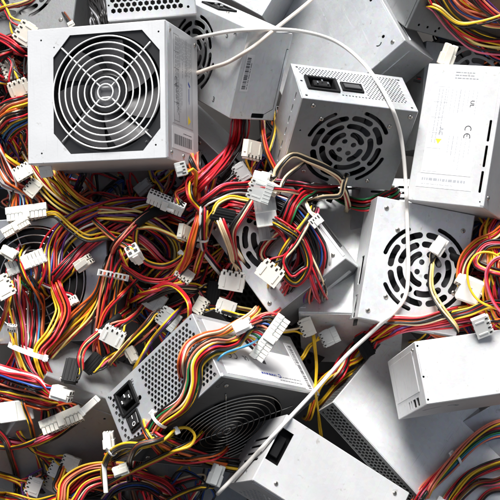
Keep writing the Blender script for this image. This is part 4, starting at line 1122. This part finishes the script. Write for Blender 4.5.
# vertical twist right of A
h = H('orange and yellow cables twisting down from the lower right corner of the big white case', (198, 205))
h.run([(193, 164, -20), (200, 184), (200, 212), (192, 240), (184, 262), (168, 282, -50)], 'OYSYRKO', cap=10, spread=4.6, twist=1.6)
h.run([(206, 170, -40), (190, 180), (190, 198), (202, 214), (206, 236), (198, 262, -40)], 'SYKR', cap=10, spread=3.4, twist=1.2)
b = h.run([(212, 180, -40), (206, 200), (204, 222), (204, 248), (212, 262, -50)], 'YKWRP', cap=10, spread=4, twist=1)
h.tie(b, .6)
h = H('small clear two-way plug on the lower right corner of the big white case', (180, 168))
p = h.plug('floppy', 181, 169, 195, 'clear', pitch=8, z=30, sc_=1.25); h.run([(196, 186, -20), (196, 172, 5), (189, 167)], 'YO', e1=p, ease=8)
h = H('thick red bundle with white tie, leaving the silver sticker case downwards', (225, 150))
b = h.run([(241, 100, -110), (240, 122, -60), (236, 142), (222, 162), (204, 178), (188, 192, -30)], 'RRYRKRMRWRRK', spread=8.6, twist=.7, flat=.6, loose=.9); h.tie(b, .27, w=3, pad=1.8)
h = H('upright white drive plug with four dark holes, right of the thick red bundle', (252, 150))
p = h.plug('drive', 252, 150, 82, 'nylon', pitch=0, roll=52, dz=12, sc_=1.2, z=-42); h.run([(252, 180, -60), (250, 170), (250, 160)], 'YKRY', e1=p, ease=10)
h = H('yellow, orange and red wires bowing beside the upright white drive plug', (265, 148))
h.run([(262, 120, -80), (263, 134, -50), (267, 152, -44), (276, 172, -44)], 'YORK', spread=3.2); h.run([(275, 118, -80), (275, 132, -60), (270, 150, -50)], 'YK')
h = H('frosted grey plug lying below the thick red bundle', (241, 173))
p = h.plug('drive', 242, 172, 30, 'clear', pitch=12, dz=3, sc_=.9); h.run([(216, 190, -40), (228, 180)], 'KKRK', e1=p, ease=8)

# black mesh case neighbourhood
h = H('black drive plug on a flat run of cream and pink wires, over black honeycomb', (213, 293))
p = h.plug('sata', 214, 293, -8, roll=0, pitch=6, dz=6, sc_=1.05)
h.run([(150, 296, -50), (172, 287), (194, 288), (206, 291)], 'CKOMLKY', e1=p, spread=5, ease=16, flat=.7)
h = H('white triangular plug stub beneath the black drive plug', (226, 302))
p = h.plug('drive', 226, 307, 70, 'nylon', dz=1, sc_=.95)
h = H('yellow wires crossing the black honeycomb case above the label', (250, 308))
h.run([(226, 304, -60), (240, 308), (256, 312), (272, 322, -60)], 'YKLN', loose=1.4)
h = H('golden strands arching from the small clear plug towards the red loop', (170, 290)); h.run([(140, 296, -50), (168, 284), (188, 300), (190, 322, -20)], 'RYR', loose=1.5)

# centre coil on N
h = H('great coil of red, black and blue wires lying on the tilted centre case', (290, 230))
h.run([(196, 212, -30), (212, 202), (236, 196), (262, 199), (288, 208), (306, 226), (318, 250), (317, 266), (312, 282, -30)], 'RKRSKWKRCKRBPR', spread=11, twist=.7, flat=.8, loose=.9)
h.run([(258, 206), (280, 216), (298, 236), (302, 260), (292, 282)], 'KRKMKRSK', spread=6, twist=.8, flat=.8, loose=1.2)
h.run([(270, 200), (292, 214), (310, 238), (314, 262), (300, 276)], 'KRBKRKMK', spread=8, twist=.8, flat=.8)
h.run([(318, 284), (310, 262), (300, 240), (284, 232), (270, 240), (262, 254), (270, 266)], 'RMRKRKR', spread=6, loose=1.5)
h.run([(236, 208), (256, 212), (278, 224), (290, 244), (286, 268)], 'RKRYKRB', spread=6, loose=1.4)
h.run([(306, 222), (292, 240), (282, 256), (276, 272)], 'KRYKRC', spread=5, loose=1.5)
h.run([(282, 226), (300, 240), (308, 264), (296, 282), (284, 270), (290, 252)], 'RKYRK', spread=4.6, loose=1.6)
h.run([(290, 250), (284, 262), (292, 276), (302, 270)], 'KR', spread=2, wr=1.2)
for k_, (yy, wd) in enumerate(((205, 22), (219, 21), (233, 19))):
    bm = bmesh.new(); q = V(at(265+k_*1.5, yy, hm_get(265, yy, 3)+3-k_*3)-h.o); mm = Matrix.Translation(q) @ Matrix.Rotation(rad(8), 4, 'Z')
    box(bm, (0, 0, 0), (wd, 15, 9), mm, bev=.8)
    for t_ in range(4): box(bm, (-wd/2+3+t_*wd/4.6, 0, 4.7), (1.0, 12, .8), mm, bev=.1)
    box(bm, (0, -6.5, 5), (wd*.9, 1.4, 1.2), mm, bev=.2)
    link('plug_section', bm, M['clear' if k_ != 1 else 'nylon'], h.root)
h = H('black dark-grey drive plug with ribs, over the left corner of the centre case', (223, 215))
p = h.plug('sata', 223, 215, 78, 'black', pitch=4, dz=7, sc_=1.05)
h.run([(240, 256), (232, 244), (226, 232), (224, 224)], 'YWRC', e1=p, ease=8)
h.run([(214, 212), (218, 204), (230, 198), (244, 200)], 'YKL', spread=2.2); h.run([(210, 196), (226, 186), (252, 184), (276, 178, -50)], 'RMKR', spread=3.2)
h = H('plain white drive plug with four notches, leftmost of the pair on the centre case', (232, 281))
p = h.plug('drive', 232, 281, -100, 'nylon', pitch=-4, dz=9, sc_=1.22)
h.run([(244, 212), (232, 232), (234, 256), (232, 270)], 'KCKRKC', e1=p, ease=14, loose=1.3); h.run([(222, 224), (230, 248), (232, 268)], 'CRKRK', e1=p, ease=14)
h = H('plain white drive plug turned on its corner, right of the pair on the centre case', (270, 273))
p = h.plug('drive', 270, 273, -128, 'nylon', pitch=-4, dz=11, sc_=1.18)
h.run([(304, 232), (294, 248), (282, 262)], 'CKKR', e1=p, ease=12)
h = H('slender white connector sleeve at the right end of the coil, upper edge', (316, 219))
p = h.plug('floppy', 316, 221, -50, 'nylon', dz=5, sc_=1.15); h.run([(304, 200, -30), (310, 212)], 'CW', e1=p, ease=6)

# red bundle above M, cream bundle over D
h = H('fat red bundle curving under the dark-faced fan case, tied in black', (330, 196))
b = h.run([(288, 214), (294, 202), (306, 192), (326, 190), (346, 200), (366, 204), (386, 196, -90)], 'RRRKRGRKR', spread=6.8, twist=.6); h.tie(b, .5, mat='black', w=4)
h.run([(272, 182), (296, 184), (320, 187), (344, 186, -70)], 'MKRK', spread=4)
h = H('cream and black twisted wires arching over the corner of the dark-faced fan case', (310, 160))
p = h.plug('square', 263, 178, 165, 'nylon', pitch=-20, dz=10, sc_=1.3); p2 = h.plug('square', 270, 188, 150, 'nylon', dz=8, sc_=1.3)
h.run([(268, 178), (280, 166), (293, 155), (308, 160), (326, 168), (340, 178), (345, 190)], 'CKCKC', e0=p, spread=3, twist=1.2, ease=10)
b = h.run([(344, 184), (340, 196), (322, 198), (304, 203, -40)], 'CKC', spread=2.2, twist=1); h.tie(b, .2, w=3)
h.run([(272, 186), (286, 178), (300, 166)], 'KC', e0=p2, ease=8)
h = H('translucent white plug body at the start of the cream wires, on the centre case', (258, 196))
p = h.plug('driveopen', 257, 190, -20, 'clear', dz=8, sc_=1.0); h.run([(284, 190), (270, 192)], 'CKR', e1=p, ease=6)

# M surroundings
h = H('red, cream and purple bundle squeezed between the slotted pale case and the compact white box', (400, 328))
h.run([(338, 372, -60), (352, 352), (372, 338), (400, 326), (430, 322), (462, 318), (496, 318, -60)], 'RYMPRKCRKRMR', spread=7.6, twist=1, loose=1.1)
h.run([(366, 330, -80), (390, 320), (420, 320), (450, 312), (486, 304, -60)], 'CRKOKR', spread=5, loose=1.4)
h = H('black drive plug below the pale slotted case, beside the white cable', (364, 344))
p = h.plug('sata', 364, 346, -150, 'black', pitch=-6, dz=4, sc_=1.05); h.run([(398, 332), (384, 338), (374, 342)], 'RKYR', e1=p, ease=8)
h = H('white square plug on cream and black wires, lying over the slotted fan holes', (438, 247))
p = h.plug('square', 439, 246, 58, 'nylon', pitch=6, dz=3, sc_=1.35); h.run([(452, 322), (440, 306), (431, 286), (430, 262)], 'CKLK', e1=p, spread=2.6, twist=1, ease=12)
h = H('crumpled white main plug wrapped in dark tape, right edge beside the slotted case', (470, 284))
p = h.plug('main10', 470, 285, 62, 'nylon', pitch=-24, dz=14, sc_=.72)
bm = bmesh.new(); q = V(at(470, 290, p['z']-1)-h.o); box(bm, (0, 0, 0), (24, 26, 12), Matrix.Translation(q) @ Matrix.Rotation(rad(-20), 4, 'Z') @ Matrix.Rotation(rad(12), 4, 'X'), bev=2.4, seg=2); link('plug_hood', bm, M['nylon'], h.root)
b = h.run([(498, 300, -40), (486, 306), (468, 308), (450, 312), (438, 318, -40)], 'KKYKR', spread=4); h.tape(b, .2, .5)
h = H('black wrapped lead ending near the fan slots of the pale case', (462, 262))
b = h.run([(456, 258), (468, 263), (482, 264), (498, 258, -30)], 'KKK', spread=3.2); h.tape(b, 0, .62, pad=1.2)
p = h.plug('fan4', 487, 259, 70, 'nylon', pitch=-30, dz=6, sc_=1.0)
h = H('yellow, orange and red wires rising along the right edge in loose loops', (484, 280))
h.run([(500, 212, -60), (488, 232), (494, 256), (490, 290), (496, 316), (512, 332, -60)], 'OYRKBYPR', spread=7.5, loose=1.6)
h.run([(512, 250), (496, 262), (500, 290), (512, 300)], 'YORK', spread=5, loose=1.6)
h.run([(508, 226), (496, 238), (478, 246), (464, 262), (462, 284), (474, 306), (498, 318)], 'YRKOYRK', spread=5.5, loose=1.7, cap=-20)
h.run([(508, 276), (488, 270), (476, 262), (486, 246), (508, 244)], 'RYKRK', spread=4.4, loose=1.7)
h.run([(512, 306), (490, 304), (470, 312), (448, 318), (432, 332, -60)], 'RKYKR', spread=4.2, loose=1.5)
h = H('single thin yellow wire looping round the crumpled white plug', (474, 275))
h.run([(506, 262), (492, 253), (477, 254), (468, 268), (469, 286), (478, 300), (494, 308), (510, 312)], 'Y', spread=.1, wr=1.2, lift=5, stiff=14)
h = H('single thin red wire looping down the right edge over the yellow one', (488, 285))
h.run([(508, 256), (494, 260), (486, 274), (490, 296), (500, 312), (512, 318)], 'RM', spread=1.6, wr=1.2, lift=5, stiff=14)
h = H('white plug with four dark holes just above the compact white box', (482, 326))
p = h.plug('drive', 482, 326, 202, 'nylon', pitch=-4, roll=-20, dz=3, sc_=1.0)
h.run([(512, 330, -20), (502, 322), (494, 322)], 'ROK', e1=p, spread=2, ease=6)
h = H('rainbow wires in the dark gap at the right edge below the white labelled case', (485, 215))
h.run([(464, 196, -110), (478, 208), (490, 226), (496, 250), (506, 262, -40)], 'YOPBRKSY', cap=-55, spread=6, loose=1.8); h.run([(500, 196, -110), (492, 216), (484, 240)], 'PKDR', cap=-55, loose=2)

# top right fan of cables
h = H('fan of yellow, salmon and red cables spilling over the dark grey case, top right corner', (460, 25))
h.run([(426, -22, -60), (438, 4), (454, 24), (478, 38), (514, 46)], 'YKLYKSRK', spread=8, twist=.8, loose=1.3, lift=2)
h.run([(448, -22, -60), (456, -2), (470, 12), (490, 20), (516, 20)], 'CSOLRWSYBR', spread=8, twist=.8, loose=1.3, lift=2)
h.run([(470, -24, -60), (476, -6), (488, 8), (514, 30)], 'SRPBRKK', spread=6, twist=.8, loose=1.2, lift=3)
h.run([(436, 10), (452, 30), (474, 48), (500, 53), (516, 53)], 'KRM', spread=3, loose=1.2)
h.run([(440, 10), (458, 24), (480, 22), (512, 12)], 'LYK', spread=3, loose=1.6, lift=4)
h = H('stubby white plug standing at the top left corner of the white labelled case', (448, 54))
p = h.plug('square', 448, 55, 70, 'nylon', pitch=10, z=-40, sc_=1.6); h.run([(448, 92, -110), (446, 70)], 'KYRK', e1=p, ease=6)
h = H('braided black and silver sleeve running up beside the honeycomb end', (97, 12))
b = h.run([(102, 40, -90), (98, 24), (94, 6), (92, -18)], 'KDKDKKDK', spread=6, twist=2.4, loose=1.2); h.run([(108, 40, -90), (105, 22), (102, 2), (102, -18)], 'DKKDK', spread=4, twist=2.4)
h = H('tiny white plug tip above the top edge of the chrome grille case', (71, 25)); p = h.plug('floppy', 71, 24, 120, 'nylon2', z=-35, sc_=.6); h.run([(60, 8, -80), (66, 18)], 'KN', e1=p, ease=5)

# P's own cables
h = H('frosted white main plug with rainbow wires sweeping over the honeycomb vent', (250, 340))
p = h.plug('main12', 270, 338, -35, 'nylon', pitch=2, dz=12, sc_=.98)
b = h.run([(252, 352), (232, 345), (212, 348), (196, 362), (192, 384), (182, 404), (160, 420), (148, 440), (140, 460, -40)], 'SRYKGKYBKSOKCRPGWYKRYK', more=0, e0=p, spread=8.2, wr=1.15, twist=.5, flat=.7, ease=38, loose=1.25)
h.tie(b, .66, w=3, tail=0)
b = h.run([(240, 322), (222, 332), (204, 336), (188, 346), (182, 366), (186, 390, 40)], 'OSKRY', spread=3.6, twist=.8)
p = h.plug('square', 243, 326, 25, 'nylon', pitch=10, dz=5, sc_=1.25); h.run([(262, 318), (252, 324)], 'SR', e1=p, ease=5)
h = H('single blue wire drooping off the rainbow bundle onto the label', (214, 372))
h.run([(240, 348), (224, 354), (216, 364), (214, 380, 60)], 'T', spread=.1, wr=1.2)
h = H('white four-way plug on black and cream wires beside the frosted clear socket', (306, 328))
p = h.plug('drive', 307, 327, 22, 'nylon', pitch=0, dz=10, sc_=.9, z=None); h.run([(262, 330, -50), (280, 332, -30), (296, 332)], 'KCKY', e1=p, ease=8)
h = H('frosted clear drive socket with dangling yellow wires, below the centre case', (326, 338))
p = h.plug('driveopen', 327, 338, 25, 'clear', pitch=0, dz=10, sc_=.82)
h.run([(304, 356, -40), (310, 346), (316, 340)], 'YY', e1=p, ease=5); b = h.run([(314, 342), (316, 366), (315, 392), (318, 410), (320, 428)], 'YY', spread=1.6, wr=1.2); h.tie(b, .97, w=3.5, pad=1.4)
h = H('dull golden wires arching in the gap right of the label corner', (330, 380))
h.run([(350, 364, -80), (334, 372, -60), (320, 386, -60), (312, 408, -70)], 'YNYO', spread=3.6, loose=1.3); h.run([(362, 368, -90), (340, 382, -70), (326, 398, -70)], 'NYY', spread=2.8)

# bottom cables, over U and P
h = H('thick black and yellow cables flowing along the lower edge of the black fan grille', (190, 450))
h.run([(118, 452), (136, 444), (158, 439), (178, 443), (200, 456), (226, 466), (250, 470, -20)], 'KKYKOYKN', spread=6, wr=1.5, twist=.9)
h.run([(160, 440), (176, 448), (200, 456), (222, 462), (244, 464, -20)], 'YOYSK', spread=4.4, wr=1.4)
h.run([(150, 440), (166, 456), (186, 460), (206, 458)], 'KYRO', spread=4)
h = H('yellow and black cable pair bent like a hook, with white ties, at the bottom edge', (125, 465))
b = h.run([(140, 446), (124, 446), (110, 454), (104, 470), (108, 486), (122, 500), (134, 516, -60)], 'YKYK', spread=3, wr=1.5, twist=.5, lift=3); h.tie(b, .38, w=3)
b = h.run([(152, 442), (138, 446), (130, 460), (130, 478), (134, 498), (138, 516, -60)], 'YKKN', spread=3, wr=1.5, twist=.5, lift=5); h.tie(b, .74, w=3.5)
h = H('red and black wires running straight down from the small white block at the bottom', (115, 470))
p = h.plug('square', 109, 440, 95, 'nylon', pitch=0, dz=6, sc_=1.25); h.run([(112, 448), (114, 466), (118, 486), (120, 514, -60)], 'RMKK', e0=p, spread=2.8, ease=6)
h.run([(114, 480), (134, 470), (160, 458), (182, 448)], 'RKYK', spread=2.6)
h = H('tall white plastic strip and white square plug among red cables, bottom edge', (106, 476))
bm = bmesh.new(); q = V(at(105, 478, hm_get(105, 478, 4)+4)-h.o); box(bm, (0, 0, 0), (4.5, 30, 3), Matrix.Translation(q) @ Matrix.Rotation(rad(4), 4, 'Z'), bev=.6); link('plastic_strip', bm, M['nylon'], h.root)
p = h.plug('square', 121, 470, 200, 'nylon', dz=4, sc_=1.1); h.run([(146, 490, -50), (134, 476)], 'KRK', e1=p, ease=5)
h = H('single yellow wire loop with white bead tie on the black fan grille', (182, 438))
b = h.run([(166, 438), (176, 429), (188, 428), (195, 436), (190, 446), (178, 450)], 'Y', spread=.3, wr=1.5, lift=2); h.tie(b, .4, w=3, pad=2.2)
h = H('clear square plug on yellow and black wires, bottom edge below the fan grille', (216, 476))
p = h.plug('square', 216, 475, 70, 'clear', pitch=-10, dz=8, sc_=1.5); h.run([(150, 512, -60), (176, 496), (198, 488), (212, 486)], 'YKYK', e1=p, spread=2.6, ease=8)
h = H('blue, purple and black wires crowded at the bottom edge under the hooked cables', (140, 492)); h.run([(96, 508, -80), (120, 488), (146, 486), (170, 504, -80)], 'BKPKRK', spread=5); h.run([(112, 470, -70), (140, 474), (168, 486), (184, 508, -80)], 'SKKRY', spread=4, loose=1.4)

# bottom right rainbow
h = H('brown, blue and green bundle with white ties, bottom right corner', (455, 462))
b = h.run([(516, 432), (490, 436), (468, 448), (446, 470), (424, 492), (410, 516, -40)], 'SRSBTGBRKSNG', more=.2, spread=6, twist=.5, flat=.6); h.tie(b, .5, w=3.6, tail=0)
h.run([(516, 420), (494, 424), (472, 438), (450, 462), (432, 486), (422, 510, -40)], 'RSYKS', more=0, spread=3.6, twist=.6, flat=.6)
h = H('yellow and brown bundle with white ties below the blue and green one, bottom right corner', (470, 478))
b = h.run([(516, 460), (492, 466), (470, 476), (452, 494), (440, 516, -40)], 'YCLYSRRYK', spread=6.2, twist=.7, lift=2); h.tie(b, .72, w=3.6)
b = h.run([(516, 474), (494, 482), (476, 484), (458, 500), (450, 516)], 'NYKYR', spread=4.4, loose=1.4); h.run([(516, 488), (490, 492), (476, 508)], 'KNR', spread=3)

# ---------- the two long loose cables
def cable(label, pts, mat, r, lift=1.5, name='loose_cable', ends=True):
    C, S = drape(pts, r, lift, 22); o0 = C[len(C)//2].copy()
    n = len(C); C = C + np.stack([.5*np.sin(np.arange(n)/9.), .5*np.cos(np.arange(n)/7.), 0*np.arange(n)], 1)
    vs, fs = tube_arrays(C-o0, r, 14); o = link_raw(name, vs, fs, M[mat]); o.location = V(o0)*MM
    tag(o, label, 'cable', 'long loose cables')
cable('beige cable end slanting across the silver sticker case to the top edge', [(190, 76, -58), (198, 73, -52), (212, 68), (228, 62), (252, 47), (276, 28), (300, 10), (322, -8)], 'beigecable', 2.1, 3)
cable('long white cable arching from the big white case round to the bottom edge', [(190, 41, -58), (198, 38, -50), (212, 35), (232, 31), (262, 29), (300, 31), (336, 42), (364, 64), (385, 94), (398, 126), (404, 160), (407, 200), (408, 240), (408, 272), (405, 296), (394, 312), (372, 332), (344, 358), (312, 394), (280, 428), (248, 462), (218, 494)], 'whitecable', 2.0, 3)

# ------------------------------------------------------------------ ground, light, camera
TM = Matrix.Rotation(TILT, 4, 'X')
def ground():
    c, s = math.cos(TILT), math.sin(TILT); zf = -.30
    prof = [(-60, None), (-3, None)]
    ys = [-400, -60, -8, -2.2, -1.2, -.8]+[-.75+.03*i for i in range(51)]+[.8, 1.2, 2.2, 8, 60, 400]
    y0, y1 = -.62, .62
    def P(t):
        if t < y0: return (y0*c-zf*s+(t-y0), y0*s+zf*c)
        if t > y1: return (y1*c-zf*s+(t-y1), y1*s+zf*c)
        return (t*c-zf*s, t*s+zf*c)
    xs = [-400, -60, -8, -2, -1]+[-.8+.05*i for i in range(33)]+[1, 2, 8, 60, 400]
    rg = random.Random(3); vs = []; fs = []
    for t in ys:
        y, z = P(t)
        for x in xs: vs.append((x*1000, y*1000, (z+(rg.uniform(-.006, .006) if abs(t) < 1 else 0))*1000))
    n = len(xs)
    for j in range(len(ys)-1):
        for i in range(n-1): fs.append((j*n+i, j*n+i+1, (j+1)*n+i+1, (j+1)*n+i))
    g = link_raw('ground', np.array(vs), fs, plain('dark_scrapyard_ground', (.035, .032, .03), rough=.9, nscale=40, nvar=.4, bump=.6))
    g['kind'] = 'structure'; g['label'] = 'dark dirty ground under the heap'
for o in list(col.objects):
    if o.parent is None:
        bpy.context.view_layer.update()
        break
for o in [q for q in col.objects if q.parent is None]:
    o.matrix_world = TM @ (Matrix.Translation(o.location) @ o.rotation_euler.to_matrix().to_4x4())
ground()

SUN_EL, SUN_AZ = 73, -23       # elevation; compass angle measured from +Y towards +X
w = bpy.data.worlds.new('World'); sc.world = w; w.use_nodes = True
nt = w.node_tree; bg = nt.nodes['Background']
sky = nt.nodes.new('ShaderNodeTexSky'); sky.sky_type = 'NISHITA'; sky.sun_disc = False
sky.sun_elevation = rad(SUN_EL); sky.sun_rotation = rad(SUN_AZ); sky.dust_density = 4; sky.air_density = 1
hs = nt.nodes.new('ShaderNodeHueSaturation'); hs.inputs['Saturation'].default_value = .55; hs.inputs['Value'].default_value = 1.1
nt.links.new(sky.outputs[0], hs.inputs['Color']); nt.links.new(hs.outputs[0], bg.inputs['Color']); bg.inputs['Strength'].default_value = .05
sd = bpy.data.lights.new('sun', 'SUN'); sd.energy = 4.9; sd.angle = rad(32); sd.color = (1, .985, .965)
so = bpy.data.objects.new('sun', sd); col.objects.link(so)
el, az = rad(SUN_EL), rad(SUN_AZ)
dirv = V((math.sin(az)*math.cos(el), math.cos(az)*math.cos(el), math.sin(el)))
so.rotation_euler = dirv.to_track_quat('Z', 'Y').to_euler(); so.location = dirv*3

cd = bpy.data.cameras.new('camera'); co = bpy.data.objects.new('camera', cd); col.objects.link(co)
cd.sensor_width = 36; cd.lens = 36*CD/500; cd.clip_start = .05; cd.clip_end = 2000
co.matrix_world = TM @ Matrix.Translation((0, 0, CD*MM)); sc.camera = co
sc.view_settings.view_transform = 'Standard'; sc.view_settings.look = 'None'; sc.view_settings.exposure = 0.8; sc.view_settings.gamma = 1
sc.render.resolution_x = sc.render.resolution_y = 1024
